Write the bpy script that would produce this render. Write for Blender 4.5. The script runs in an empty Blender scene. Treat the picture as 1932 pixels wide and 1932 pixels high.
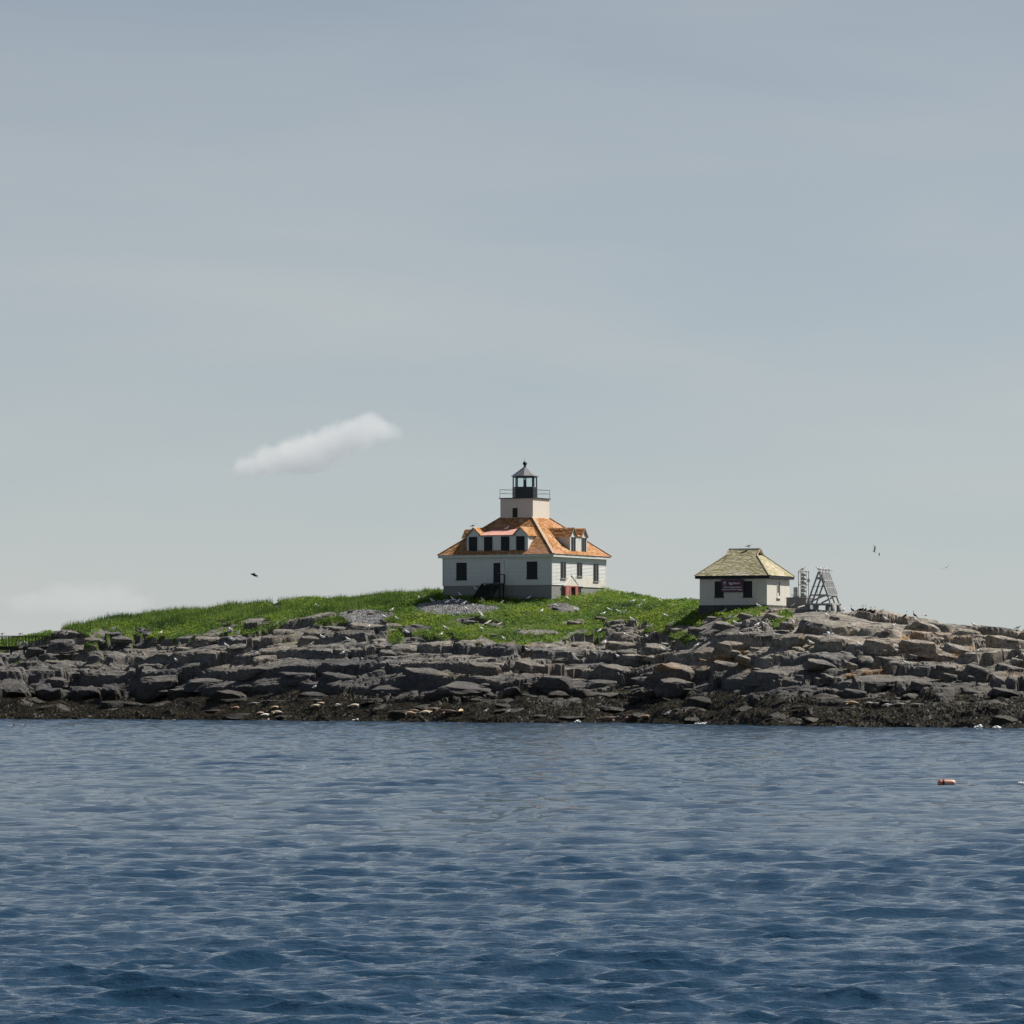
import bpy, bmesh, math, random
import numpy as np
from mathutils import Vector, Matrix
from mathutils import noise as mnoise
random.seed(7); rng = np.random.default_rng(7)
scene = bpy.context.scene
C = scene.collection
R = math.radians

# ------------------------------------------------------------------ camera, world, sun, exposure
FPX, HOR, CX, CAMZ = 8400.0, 1290.0, 966.0, 3.3        # focal length and horizon in photo pixels (1932 px wide copy)
cam_d = bpy.data.cameras.new('camera'); cam = bpy.data.objects.new('camera', cam_d); C.objects.link(cam)
cam.location = (0, 0, CAMZ); cam.rotation_euler = (R(90), 0, 0)
cam_d.sensor_width = 36; cam_d.lens = 36*FPX/1932; cam_d.shift_y = (HOR-966)/1932
cam_d.clip_start = 0.5; cam_d.clip_end = 80000
scene.camera = cam

SUN_EL, SUN_PHI = 50.0, 25.0        # elevation; azimuth from +X (right) towards +Y (away from the camera)
world = bpy.data.worlds.new('World'); scene.world = world; world.use_nodes = True
wn, wl = world.node_tree.nodes, world.node_tree.links
bg = wn['Background']
sky = wn.new('ShaderNodeTexSky'); sky.sky_type = 'NISHITA'; sky.sun_disc = False
sky.sun_elevation = R(SUN_EL); sky.sun_rotation = R(90-SUN_PHI)
sky.altitude = 0; sky.air_density = 0.6; sky.dust_density = 0.4; sky.ozone_density = 1.2
bw = wn.new('ShaderNodeRGBToBW'); wl.new(sky.outputs[0], bw.inputs[0])                  # hazy air: part of the sky's colour is washed out
ds = wn.new('ShaderNodeMix'); ds.data_type = 'RGBA'; ds.inputs[0].default_value = .28
wl.new(sky.outputs[0], ds.inputs[6]); wl.new(bw.outputs[0], ds.inputs[7])
tn = wn.new('ShaderNodeMix'); tn.data_type = 'RGBA'; tn.blend_type = 'MULTIPLY'; tn.inputs[0].default_value = 1; tn.inputs[7].default_value = (.93, 1.03, 1.07, 1)
wl.new(ds.outputs[2], tn.inputs[6])
# thin high haze: thicker where the line of sight runs longer through it (towards the horizon), with faint streaks, all round the sky
tc = wn.new('ShaderNodeTexCoord'); sp = wn.new('ShaderNodeSeparateXYZ'); wl.new(tc.outputs['Generated'], sp.inputs[0])
def wm(op, a, b):
    n = wn.new('ShaderNodeMath'); n.operation = op
    for k, v in enumerate((a, b)):
        if isinstance(v, bpy.types.NodeSocket): wl.new(v, n.inputs[k])
        else: n.inputs[k].default_value = v
    return n.outputs[0]
mp = wn.new('ShaderNodeMapping'); mp.inputs['Scale'].default_value = (5, 5, 26); mp.inputs['Rotation'].default_value = (0, .12, 0); wl.new(tc.outputs['Generated'], mp.inputs[0])
nz = wn.new('ShaderNodeTexNoise'); nz.inputs['Scale'].default_value = 1.3; nz.inputs['Detail'].default_value = 5; nz.inputs['Distortion'].default_value = .4; wl.new(mp.outputs[0], nz.inputs['Vector'])
veil = wm('MULTIPLY', wm('POWER', 2.718, wm('MULTIPLY', wm('MAXIMUM', sp.outputs[2], 0.0), -4.6)), .84)
veil = wm('MULTIPLY', veil, wm('ADD', wm('MULTIPLY', nz.outputs[0], .95), .52)); veil = wm('MINIMUM', veil, .95)
vm = wn.new('ShaderNodeMix'); vm.data_type = 'RGBA'; wl.new(veil, vm.inputs[0]); wl.new(tn.outputs[2], vm.inputs[6]); vm.inputs[7].default_value = (7.25, 7.55, 7.35, 1)
wl.new(vm.outputs[2], bg.inputs['Color'])
bg.inputs['Strength'].default_value = 0.050

sun_d = bpy.data.lights.new('sun', 'SUN'); sun_d.energy = 5.0; sun_d.angle = R(0.53); sun_d.color = (1, .945, .86)
sun = bpy.data.objects.new('sun', sun_d); C.objects.link(sun)
sv = Vector((math.cos(R(SUN_PHI))*math.cos(R(SUN_EL)), math.sin(R(SUN_PHI))*math.cos(R(SUN_EL)), math.sin(R(SUN_EL))))
sun.rotation_euler = sv.to_track_quat('Z', 'Y').to_euler(); sun.location = (60, 500, 90)
scene.view_settings.view_transform = 'Standard'; scene.view_settings.look = 'None'
scene.view_settings.exposure = 0.60; scene.view_settings.gamma = 1.0; scene.view_settings.use_curve_mapping = False

def P(px, py, D): return Vector(((px-CX)/FPX*D, D, CAMZ+(HOR-py)/FPX*D))

# ------------------------------------------------------------------ helpers
def tag(o, label=None, cat=None, group=None, kind=None):
    if label: o['label'] = label
    if cat: o['category'] = cat
    if group: o['group'] = group
    if kind: o['kind'] = kind
    return o
def empty(name, loc, rz=0.0):
    o = bpy.data.objects.new(name, None); C.objects.link(o); o.location = loc; o.rotation_euler = (0, 0, rz); o.empty_display_size = .3
    return o
def link(name, me, parent=None, loc=None):
    o = bpy.data.objects.new(name, me); C.objects.link(o)
    if parent: o.parent = parent
    if loc is not None: o.location = loc
    return o
def big_mesh(name, V, F, mat, smooth=False):
    """numpy vertices (n,3) and faces (m,k)"""
    V = np.asarray(V, np.float32); F = np.asarray(F, np.int32); k = F.shape[1]
    me = bpy.data.meshes.new(name)
    me.vertices.add(len(V)); me.vertices.foreach_set('co', V.ravel())
    me.loops.add(F.size); me.loops.foreach_set('vertex_index', F.ravel())
    me.polygons.add(len(F)); me.polygons.foreach_set('loop_start', np.arange(0, F.size, k, dtype=np.int32))
    me.polygons.foreach_set('use_smooth', np.full(len(F), smooth)); me.update(calc_edges=True)
    if mat: me.materials.append(mat)
    return me
class MB:
    def __init__(s): s.v = []; s.f = []; s.m = []
    def poly(s, vs, fs, mi=0):
        n = len(s.v); s.v += [tuple(v) for v in vs]
        for f in fs: s.f.append(tuple(i+n for i in f)); s.m.append(mi)
        return s
    def box(s, x0, x1, y0, y1, z0, z1, mi=0):
        return s.poly([(x0,y0,z0),(x1,y0,z0),(x1,y1,z0),(x0,y1,z0),(x0,y0,z1),(x1,y0,z1),(x1,y1,z1),(x0,y1,z1)],
                      [(0,3,2,1),(4,5,6,7),(0,1,5,4),(1,2,6,5),(2,3,7,6),(3,0,4,7)], mi)
    def bar(s, a, b, w, h=None, mi=0, up=(0,0,1)):
        a, b = Vector(a), Vector(b); d = (b-a).normalized(); u = Vector(up)
        if abs(d.dot(u)) > .98: u = Vector((0,1,0))
        r = d.cross(u).normalized(); u = r.cross(d); h = h or w
        q = [r*(-w/2)+u*(-h/2), r*(w/2)+u*(-h/2), r*(w/2)+u*(h/2), r*(-w/2)+u*(h/2)]
        return s.poly([a+k for k in q]+[b+k for k in q], [(0,1,2,3),(7,6,5,4),(0,4,5,1),(1,5,6,2),(2,6,7,3),(3,7,4,0)], mi)
    def tube(s, a, b, r0, r1=None, n=8, mi=0):
        a, b = Vector(a), Vector(b); r1 = r0 if r1 is None else r1; d = (b-a).normalized()
        u = Vector((0,0,1)) if abs(d.z) < .95 else Vector((1,0,0)); p = d.cross(u).normalized(); q = d.cross(p)
        ring = lambda c, r: [c+p*math.cos(2*math.pi*i/n)*r+q*math.sin(2*math.pi*i/n)*r for i in range(n)]
        fs = [(i, i+n, (i+1)%n+n, (i+1)%n) for i in range(n)]+[tuple(range(n)), tuple(range(2*n-1, n-1, -1))]
        return s.poly(ring(a, r0)+ring(b, r1), fs, mi)
    def lathe(s, prof, n=16, cx=0, cy=0, rot=0.0, mi=0):
        vs = [(cx+r*math.cos(rot+2*math.pi*i/n), cy+r*math.sin(rot+2*math.pi*i/n), z) for r, z in prof for i in range(n)]
        fs = [(j*n+i, j*n+(i+1)%n, (j+1)*n+(i+1)%n, (j+1)*n+i) for j in range(len(prof)-1) for i in range(n)]
        fs += [tuple(range(n-1, -1, -1)), tuple(range((len(prof)-1)*n, len(prof)*n))]
        return s.poly(vs, fs, mi)
    def prism(s, pts, d0, d1, axis='y', mi=0):
        n = len(pts)
        mk = (lambda p, d: (p[0], d, p[1])) if axis == 'y' else ((lambda p, d: (d, p[0], p[1])) if axis == 'x' else (lambda p, d: (p[0], p[1], d)))
        fs = [tuple(range(n)), tuple(range(2*n-1, n-1, -1))]+[(i, i+n, (i+1)%n+n, (i+1)%n) for i in range(n)]
        return s.poly([mk(p, d0) for p in pts]+[mk(p, d1) for p in pts], fs, mi)
    def mesh(s, name, mats, smooth=False):
        me = bpy.data.meshes.new(name); me.from_pydata(s.v, [], s.f)
        for m in (mats if isinstance(mats, (list, tuple)) else [mats]): me.materials.append(m)
        me.polygons.foreach_set('material_index', s.m); me.polygons.foreach_set('use_smooth', [smooth]*len(s.f))
        bm = bmesh.new(); bm.from_mesh(me); bmesh.ops.recalc_face_normals(bm, faces=bm.faces); bm.to_mesh(me); bm.free()
        return me
    def build(s, name, mats, parent=None, smooth=False): return link(name, s.mesh(name, mats, smooth), parent)

# numpy noise
def hsh(i, j, s):
    i = i.astype(np.int64); j = j.astype(np.int64)
    h = (i*374761393+j*668265263+s*2246822519) & 0xffffffff
    h = ((h ^ (h >> 13))*1274126177) & 0xffffffff
    h = ((h ^ (h >> 16))*2654435761) & 0xffffffff
    return ((h ^ (h >> 15)) & 0xffffff)/float(0xffffff)
def vnoise(x, y, s=0):
    i, j = np.floor(x), np.floor(y); fx, fy = x-i, y-j; fx = fx*fx*(3-2*fx); fy = fy*fy*(3-2*fy)
    return (hsh(i,j,s)*(1-fx)+hsh(i+1,j,s)*fx)*(1-fy)+(hsh(i,j+1,s)*(1-fx)+hsh(i+1,j+1,s)*fx)*fy
def fbm(x, y, s=0, o=4):
    a, t, r = .5, 0, 0
    for k in range(o): r = r+a*vnoise(x, y, s+k*17); t += a; a *= .5; x = x*2.03+13.1; y = y*2.03+7.7
    return r/t
def voronoi(x, y, s):
    i0, j0 = np.floor(x), np.floor(y)
    f1 = np.full(x.shape, 9.); f2 = np.full(x.shape, 9.); sx = np.zeros(x.shape); sy = np.zeros(x.shape); ci = np.zeros(x.shape); cj = np.zeros(x.shape)
    for di in (-1, 0, 1):
        for dj in (-1, 0, 1):
            i, j = i0+di, j0+dj; qx = i+.1+.8*hsh(i, j, s); qy = j+.1+.8*hsh(i, j, s+5)
            d = np.hypot(qx-x, qy-y); n = d < f1
            f2 = np.where(n, f1, np.minimum(f2, d)); f1 = np.where(n, d, f1)
            sx = np.where(n, qx, sx); sy = np.where(n, qy, sy); ci = np.where(n, i, ci); cj = np.where(n, j, cj)
    return f1, f2, sx, sy, ci, cj

# ------------------------------------------------------------------ materials
class NT:
    def __init__(s, name):
        s.m = bpy.data.materials.new(name); s.m.use_nodes = True; s.t = s.m.node_tree; s.n = s.t.nodes; s.l = s.t.links
        s.b = s.n['Principled BSDF']; s.out = s.n['Material Output']
    def add(s, kind, ins=None, **props):
        n = s.n.new(kind)
        for k, v in props.items(): setattr(n, k, v)
        for k, v in (ins or {}).items(): s.put(n.inputs[k], v)
        return n
    def put(s, sock, v):
        if isinstance(v, bpy.types.NodeSocket): s.l.new(v, sock)
        elif isinstance(v, bpy.types.Node): s.l.new(v.outputs[0], sock)
        else: sock.default_value = v
    def math(s, op, a, b=0.0, c=None, clamp=False):
        n = s.add('ShaderNodeMath', operation=op, use_clamp=clamp); s.put(n.inputs[0], a); s.put(n.inputs[1], b)
        if c is not None: s.put(n.inputs[2], c)
        return n.outputs[0]
    def pos(s, obj=False):
        return s.add('ShaderNodeTexCoord').outputs['Object'] if obj else s.add('ShaderNodeNewGeometry').outputs['Position']
    def mapped(s, vec, sc, rot=(0,0,0), loc=(0,0,0)):
        return s.add('ShaderNodeMapping', {'Vector': vec, 'Scale': sc if isinstance(sc, tuple) else (sc,)*3, 'Rotation': rot, 'Location': loc}).outputs[0]
    def noise(s, vec, scale, detail=4.0, rough=.55, dist=0.0):
        return s.add('ShaderNodeTexNoise', {'Vector': vec, 'Scale': scale, 'Detail': detail, 'Roughness': rough, 'Distortion': dist}).outputs[0]
    def ramp(s, f, pts, interp='LINEAR'):
        n = s.add('ShaderNodeValToRGB', {'Fac': f}); e = n.color_ramp; e.interpolation = interp
        while len(e.elements) < len(pts): e.elements.new(.5)
        for el, (p, c) in zip(e.elements, pts): el.position = p; el.color = (*c, 1) if not isinstance(c, (int, float)) else (c, c, c, 1)
        return n.outputs[0]
    def mapr(s, v, a, b, c=0.0, d=1.0, smooth=False):
        return s.add('ShaderNodeMapRange', {0: v, 1: a, 2: b, 3: c, 4: d}, interpolation_type='SMOOTHSTEP' if smooth else 'LINEAR').outputs[0]
    def mix(s, f, a, b, blend='MIX'):
        n = s.add('ShaderNodeMix', data_type='RGBA', blend_type=blend); s.put(n.inputs[0], f)
        for k, v in ((6, a), (7, b)): s.put(n.inputs[k], (*v, 1) if isinstance(v, tuple) and len(v) == 3 else v)
        return n.outputs[2]
    def bump(s, h, strength=.5, dist=.05):
        n = s.add('ShaderNodeBump', {'Height': h, 'Strength': strength, 'Distance': dist}); s.l.new(n.outputs[0], s.b.inputs['Normal']); return n
    def sep(s, v): return s.add('ShaderNodeSeparateXYZ', {0: v}).outputs
    def done(s, col=None, rough=.8, spec=.3, metal=0.0):
        if col is not None: s.put(s.b.inputs['Base Color'], (*col, 1) if isinstance(col, tuple) and len(col) == 3 else col)
        s.put(s.b.inputs['Roughness'], rough); s.b.inputs['Specular IOR Level'].default_value = spec; s.b.inputs['Metallic'].default_value = metal
        return s.m
def plain(name, col, rough=.7, var=.25, scale=3.0, spec=.3, metal=0.0, bump=.0, obj=True, stretch=(1,1,1)):
    t = NT(name); p = t.mapped(t.pos(obj), stretch); n = t.noise(p, scale, 5)
    lo = tuple(c*(1-var) for c in col); hi = tuple(min(1, c*(1+var)) for c in col)
    c = t.ramp(n, [(.3, lo), (.7, hi)])
    if bump: t.bump(t.noise(p, scale*6, 4), bump, .02)
    return t.done(c, rough, spec, metal)

# rock: grey, tide-stained near the water, seaweed below the high tide line, lichen and guano
def rock_mat():
    t = NT('rock'); p = t.pos(); z = t.sep(p)[2]
    big = t.noise(t.mapped(p, (.10,.12,.35)), 1.0, 4); mid = t.noise(t.mapped(p, (.6,.6,1.6), rot=(0,.15,.2)), 1.0, 6, .65)
    fine = t.noise(p, 4.5, 5, .7)
    f = t.math('ADD', t.math('MULTIPLY', mid, .45), t.math('MULTIPLY', fine, .55))
    grey = t.ramp(f, [(.33, (.050,.049,.049)), (.44, (.13,.126,.12)), (.54, (.25,.24,.222)), (.67, (.42,.40,.365))])
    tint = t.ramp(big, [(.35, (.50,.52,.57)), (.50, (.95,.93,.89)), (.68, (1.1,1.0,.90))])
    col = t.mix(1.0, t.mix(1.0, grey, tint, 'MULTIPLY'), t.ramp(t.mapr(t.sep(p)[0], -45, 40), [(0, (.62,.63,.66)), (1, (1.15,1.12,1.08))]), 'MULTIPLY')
    ln = t.math('MULTIPLY', t.noise(t.mapped(p, (.16,.16,.5), loc=(3,9,1)), 1.0, 3), t.mapr(t.sep(p)[0], -15, 30, .86, 1.06))
    lich = t.math('MULTIPLY', t.mapr(ln, .60, .67), t.mapr(t.noise(p, 1.7, 5, .7), .42, .62))
    lich = t.math('MULTIPLY', lich, t.math('MULTIPLY', t.mapr(z, 3.0, 3.8), t.mapr(z, 8.5, 7.0)))
    col = t.mix(lich, col, (.34,.17,.03))
    olive = t.math('MULTIPLY', t.mapr(t.noise(t.mapped(p, (.22,.22,.6), loc=(20,4,0)), 1.0, 4), .58, .70), .5)
    col = t.mix(olive, col, (.17,.155,.08))
    gu = t.math('MULTIPLY', t.mapr(t.noise(t.mapped(p, (3.2,3.2,.55)), 1.0, 4, .6), .66, .74), t.mapr(z, 4.5, 6.5))
    col = t.mix(t.math('MULTIPLY', gu, .65), col, (.62,.60,.55))
    # black lichen zone
    zw = t.math('ADD', z, t.math('MULTIPLY_ADD', t.noise(t.mapped(p, (.35,.35,.35)), 1.0, 4), 2.4, -1.2))
    col = t.mix(t.mapr(zw, 5.6, 3.0, 0, .74), col, (.052,.050,.052))
    # seaweed
    zs = t.math('ADD', z, t.math('MULTIPLY_ADD', t.noise(t.mapped(p, (.4,.4,.3), loc=(7,0,0)), 1.0, 5, .65), 3.0, -1.5))
    wf = t.noise(p, 5.5, 5, .75)
    weed = t.ramp(wf, [(.36, (.008,.007,.005)), (.54, (.020,.016,.009)), (.70, (.042,.032,.014)), (.86, (.10,.078,.036))])
    ws = t.mapr(zs, 2.7, 2.3)
    col = t.mix(ws, col, weed)
    h = t.math('ADD', t.math('MULTIPLY', t.noise(p, 2.2, 7, .7), .7), t.math('MULTIPLY', t.noise(p, 11, 4, .7), .35))
    t.bump(h, 1.0, .20)
    return t.done(col, t.mapr(ws, 0, 1, .88, .5), .3)
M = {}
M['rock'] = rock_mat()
def veg_mat(name, a, b, c):
    t = NT(name); p = t.pos()
    n = t.math('ADD', t.math('MULTIPLY', t.noise(t.mapped(p, (.16,.16,.3)), 1.0, 4), .6), t.math('MULTIPLY', t.noise(p, 1.1, 4), .4))
    col = t.ramp(n, [(.36, tuple(k*.8 for k in a)), (.45, b), (.57, c)])
    rnd = t.add('ShaderNodeNewGeometry').outputs['Random Per Island']
    col = t.mix(1.0, col, t.ramp(rnd, [(0, (.62,.70,.55)), (.6, (1,1,1)), (1, (1.35,1.2,1.0))]), 'MULTIPLY')
    m = t.done(col, .65, .25)
    tr = t.add('ShaderNodeBsdfTranslucent', {'Color': col}); mx = t.add('ShaderNodeMixShader', {0: .35, 1: t.b.outputs[0], 2: tr.outputs[0]})
    t.l.new(mx.outputs[0], t.out.inputs[0]); return m
M['weed'] = veg_mat('leafy_ground_cover', (.040,.095,.016), (.105,.20,.024), (.21,.29,.030))
M['grass'] = veg_mat('tall_grass', (.045,.09,.022), (.085,.155,.032), (.14,.21,.055))
def kelp_mat():
    t = NT('rockweed'); rnd = t.add('ShaderNodeNewGeometry').outputs['Random Per Island']
    n = t.noise(t.pos(), .5, 3)
    c = t.ramp(rnd, [(0, (.010,.008,.005)), (.7, (.022,.017,.008)), (.96, (.042,.032,.013)), (1, (.12,.095,.045))])
    c = t.mix(t.mapr(n, .5, .72), c, (.040,.034,.010))
    return t.done(c, .38, .45)
M['kelp'] = kelp_mat()
def turf_mat():
    t = NT('turf'); p = t.pos(); n = t.noise(p, 1.3, 5)
    return t.done(t.ramp(n, [(.35, (.035,.055,.015)), (.6, (.075,.11,.025)), (.75, (.12,.12,.06))]), .95, .1)
M['turf'] = turf_mat()
M['gravel'] = plain('pebble_grey', (.17,.17,.175), .9, .4, 5.0, obj=False)
def paint_mat(name, col, dirt=(.35,.34,.31), amt=.5, hi=.72):
    t = NT(name); p = t.pos()
    n = t.noise(t.mapped(p, (1.6,1.6,.45)), 1.0, 6, .7); f = t.noise(p, 9, 4, .7)
    m = t.math('MULTIPLY', t.mapr(t.math('ADD', t.math('MULTIPLY', n, .7), t.math('MULTIPLY', f, .3)), .52, hi), amt)
    rnd = t.add('ShaderNodeObjectInfo').outputs['Random']
    c = t.mix(1.0, col, t.ramp(rnd, [(0, (.90,.90,.90)), (1, (1,1,1))]), 'MULTIPLY')
    t.bump(f, .15, .01)
    return t.done(t.mix(m, c, dirt), .65, .3)
M['white'] = paint_mat('white_paint', (.62,.63,.62))
M['white_worn'] = paint_mat('worn_white_paint', (.66,.63,.57), (.30,.27,.23), .75, .66)
M['stucco'] = paint_mat('cream_stucco', (.64,.60,.53), (.45,.40,.33), .4)
M['shed_wall'] = paint_mat('whitewashed_concrete', (.60,.58,.52), (.36,.32,.25), .55)
M['concrete'] = paint_mat('grey_concrete', (.22,.22,.215), (.16,.15,.14), .6)
M['dark_stone'] = plain('dark_stone', (.07,.068,.066), .9, .4, 2.5, bump=.4)
M['black'] = plain('black_board', (.013,.014,.017), .55, .35, 4.0)
M['iron'] = plain('black_iron', (.016,.018,.022), .42, .3, 5.0, spec=.5)
M['shutter'] = plain('dark_shutter', (.022,.020,.024), .6, .5, 6.0)
M['dark_wood'] = plain('dark_green_wood', (.020,.024,.020), .75, .4, 5.0)
M['grey_wood'] = plain('weathered_grey_wood', (.33,.325,.315), .85, .35, 2.5, stretch=(1,1,4), bump=.3)
M['silver_wood'] = plain('driftwood', (.40,.37,.32), .85, .3, 4.0)
M['red'] = paint_mat('peeling_red_paint', (.36,.10,.085), (.42,.30,.26), .9, .62)
M['pink'] = plain('salmon_roofing_felt', (.52,.27,.21), .8, .18, 2.0)
M['galv'] = plain('galvanised_steel', (.42,.43,.44), .5, .3, 4.0, metal=.3)
M['tank'] = paint_mat('stained_white_tank', (.60,.57,.50), (.22,.17,.12), .8, .64)
M['panel'] = plain('dusty_solar_glass', (.13,.13,.13), .6, .4, 3.0, spec=.3)
M['sign'] = plain('maroon_sign', (.105,.038,.066), .6, .15, 3.0)
M['sign_white'] = plain('sign_white', (.78,.78,.80), .6, .1, 3.0)
M['sign_grey'] = plain('sign_grey', (.22,.23,.23), .6, .1, 3.0)
M['gull_white'] = plain('gull_white', (.86,.85,.82), .8, .08, 5.0)
M['gull_grey'] = plain('gull_grey', (.40,.41,.43), .8, .15, 5.0)
M['bird_black'] = plain('bird_black', (.012,.012,.013), .6, .3, 5.0)
M['beak'] = plain('yellow_beak', (.55,.33,.06), .6, .1, 5.0)
M['leg_pink'] = plain('pink_leg', (.45,.28,.22), .7, .1, 5.0)
M['buoy'] = plain('coral_buoy', (.62,.17,.11), .45, .15, 3.0, spec=.5)
M['buoy_pale'] = plain('sun_bleached_buoy', (.70,.36,.27), .45, .12, 3.0, spec=.5)
M['foam'] = plain('sea_foam', (.78,.80,.80), .9, .1, 4.0)
t = NT('lantern_glass'); t.b.inputs['Transmission Weight'].default_value = 1.0; t.b.inputs['IOR'].default_value = 1.02
M['glass'] = t.done((.90,.96,.97), .02, .5)
t = NT('window_glass'); M['pane'] = t.done((.05,.06,.07), .08, .6)
def shingle_mat(name, stops, patch, pf):
    t = NT(name); p = t.pos(); rnd = t.add('ShaderNodeNewGeometry').outputs['Random Per Island']
    n = t.noise(t.mapped(p, (.55,.55,.55)), 1.0, 5, .7)
    f = t.math('ADD', t.math('MULTIPLY', n, .62), t.math('MULTIPLY', rnd, .38))
    c = t.ramp(f, stops)
    c = t.mix(t.mapr(t.noise(t.mapped(p, (.3,.3,.3), loc=(5,2,9)), 1.0, 4), pf, pf+.14), c, patch)
    t.bump(t.noise(p, 14, 3), .3, .02)
    return t.done(c, .9, .15)
M['shingle'] = shingle_mat('lichened_cedar_shingle', [(.25, (.21,.095,.032)), (.42, (.36,.172,.060)), (.56, (.45,.235,.110)), (.70, (.52,.36,.225)), (.85, (.60,.53,.44))], (.50,.265,.165), .55)
M['shingle_shed'] = shingle_mat('mossy_pale_shingle', [(.25, (.24,.215,.11)), (.45, (.36,.33,.19)), (.62, (.47,.43,.30)), (.80, (.56,.51,.41))], (.60,.53,.43), .50)
M['hipcap'] = plain('pale_hip_board', (.44,.34,.25), .85, .25, 3.0)
M['shed_cap'] = plain('grey_hip_board', (.36,.31,.23), .85, .25, 3.0)
def seal_mat(name, base, belly, spot):
    t = NT(name); p = t.pos(True); n = t.noise(p, 7, 4); z = t.sep(t.pos(True))[2]
    c = t.mix(t.mapr(z, .10, .32), belly, base); c = t.mix(t.math('MULTIPLY', t.mapr(n, .55, .68), .7), c, spot)
    return t.done(c, .5, .35)
M['seal_tan'] = seal_mat('tan_seal_fur', (.47,.35,.22), (.36,.25,.15), (.30,.21,.13))
M['seal_cream'] = seal_mat('cream_seal_fur', (.66,.58,.44), (.52,.42,.30), (.46,.38,.27))
M['seal_grey'] = seal_mat('grey_seal_fur', (.16,.155,.15), (.10,.095,.09), (.07,.065,.06))
M['seal_dark'] = seal_mat('dark_brown_seal_fur', (.085,.062,.045), (.20,.13,.08), (.04,.032,.026))
M['seal_pink'] = seal_mat('ruddy_seal_fur', (.34,.21,.155), (.26,.16,.11), (.20,.13,.10))
M['seal_white'] = seal_mat('white_seal_fur', (.76,.73,.66), (.60,.55,.47), (.62,.58,.50))
def sea_mat():
    t = NT('sea_water'); p = t.pos()
    h = t.math('ADD', t.math('MULTIPLY', t.noise(t.mapped(p, (2.4,4.6,1)), 1.0, 5, .65), .7), t.math('MULTIPLY', t.noise(t.mapped(p, (6,11,1)), 1.0, 4, .65), .3))
    t.bump(h, .8, .10)
    t.b.inputs['IOR'].default_value = 1.33
    return t.done((.012,.036,.068), .04, .5)
M['sea'] = sea_mat()

# ------------------------------------------------------------------ the island
COLS = [  # column px : (row, distance) of waterline, top of the seaweed, ledges, grass edge, upper slope, skyline
 (-200, (1357,413),(1325,420),(1280,427),(1250,435),(1235,442),(1215,460)),
 (0,    (1357,413),(1325,420),(1264,426),(1232,436),(1240,443),(1211,458)),
 (90,   (1357,413),(1325,421),(1258,429),(1224,438),(1200,445),(1196,456)),
 (140,  (1357,413),(1325,421),(1255,429),(1215,439),(1186,447),(1182,456)),
 (300,  (1357.5,410),(1323,418),(1250,427),(1205,437),(1175,446),(1158,457)),
 (500,  (1360,396),(1313,405),(1250,414),(1195,425),(1165,436),(1140,454)),
 (700,  (1361.5,388),(1305,397),(1245,406),(1190,417),(1150,430),(1124,450)),
 (850,  (1363,380),(1306,388),(1255,397),(1212,407),(1121,430),(1114,440)),
 (930,  (1363.5,377),(1308,385),(1260,393),(1220,402),(1125,427),(1112,440)),
 (1041, (1364,375),(1315,382),(1265,389),(1220,399),(1130,424.5),(1114,440)),
 (1160, (1364,375),(1319,382),(1265,390),(1205,403),(1136,424),(1119,440)),
 (1260, (1365.5,367),(1317,375),(1260,384),(1200,395),(1143,412),(1133,428)),
 (1350, (1367.5,358),(1311,367),(1255,376),(1190,386),(1151,395),(1140,412)),
 (1450, (1370,347),(1305,356),(1250,366),(1192,376),(1147,393),(1141,405)),
 (1550, (1371,343),(1311,352),(1250,362),(1200,373),(1151,388),(1148,398)),
 (1700, (1372,338),(1312,347),(1255,358),(1205,370),(1175,383),(1166,395)),
 (1932, (1373.5,332),(1315,341),(1265,350),(1230,360),(1205,371),(1193,385)),
 (2200, (1374,330),(1318,339),(1275,348),(1245,359),(1225,370),(1212,385))]
pxs = np.arange(-700, 2701, 5.0)
def smooth(a, sg=38):
    k = np.arange(-60, 61); w = np.exp(-.5*(k*5/sg)**2); w /= w.sum(); return np.convolve(np.pad(a, 60, mode='edge'), w, 'valid')
cp = np.array([c[0] for c in COLS], float)
CROW = [smooth(np.interp(pxs, cp, [c[k+1][0] for c in COLS])) for k in range(6)]
CDIS = [smooth(np.interp(pxs, cp, [c[k+1][1] for c in COLS])) for k in range(6)]
CZ = [CAMZ+(HOR-CROW[k])*CDIS[k]/FPX for k in range(6)]; CZ[0] = CZ[0]*0.0
def base_z(x, y):
    px = np.clip(CX+FPX*x/y, -690, 2690)
    d = [np.interp(px, pxs, CDIS[k]) for k in range(6)]; z = [np.interp(px, pxs, CZ[k]) for k in range(6)]
    d = [d[0]-40]+d+[d[5]+22, d[5]+60]; z = [z[0]*0-9.0]+z+[z[5]-2.0, z[5]*0-3.0]
    r = np.full(np.shape(y), -9.0)
    for k in range(8):
        f = np.clip((y-d[k])/(d[k+1]-d[k]), 0, 1); m = y >= d[k]
        r = np.where(m, z[k]+(z[k+1]-z[k])*f, r)
    return r
GE = np.array([(-700,1100),(-20,1100),(60,1150),(110,1184),(130,1195),(300,1203),(480,1198),(560,1182),(640,1175),(720,1180),(780,1196),(860,1206),(900,1222),(1000,1226),(1060,1212),(1130,1196),(1180,1190),(1250,1198),(1290,1206),(1330,1185),(1400,1164),(1430,1150),(1460,1132),(1480,1090),(2700,1090)])
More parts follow.
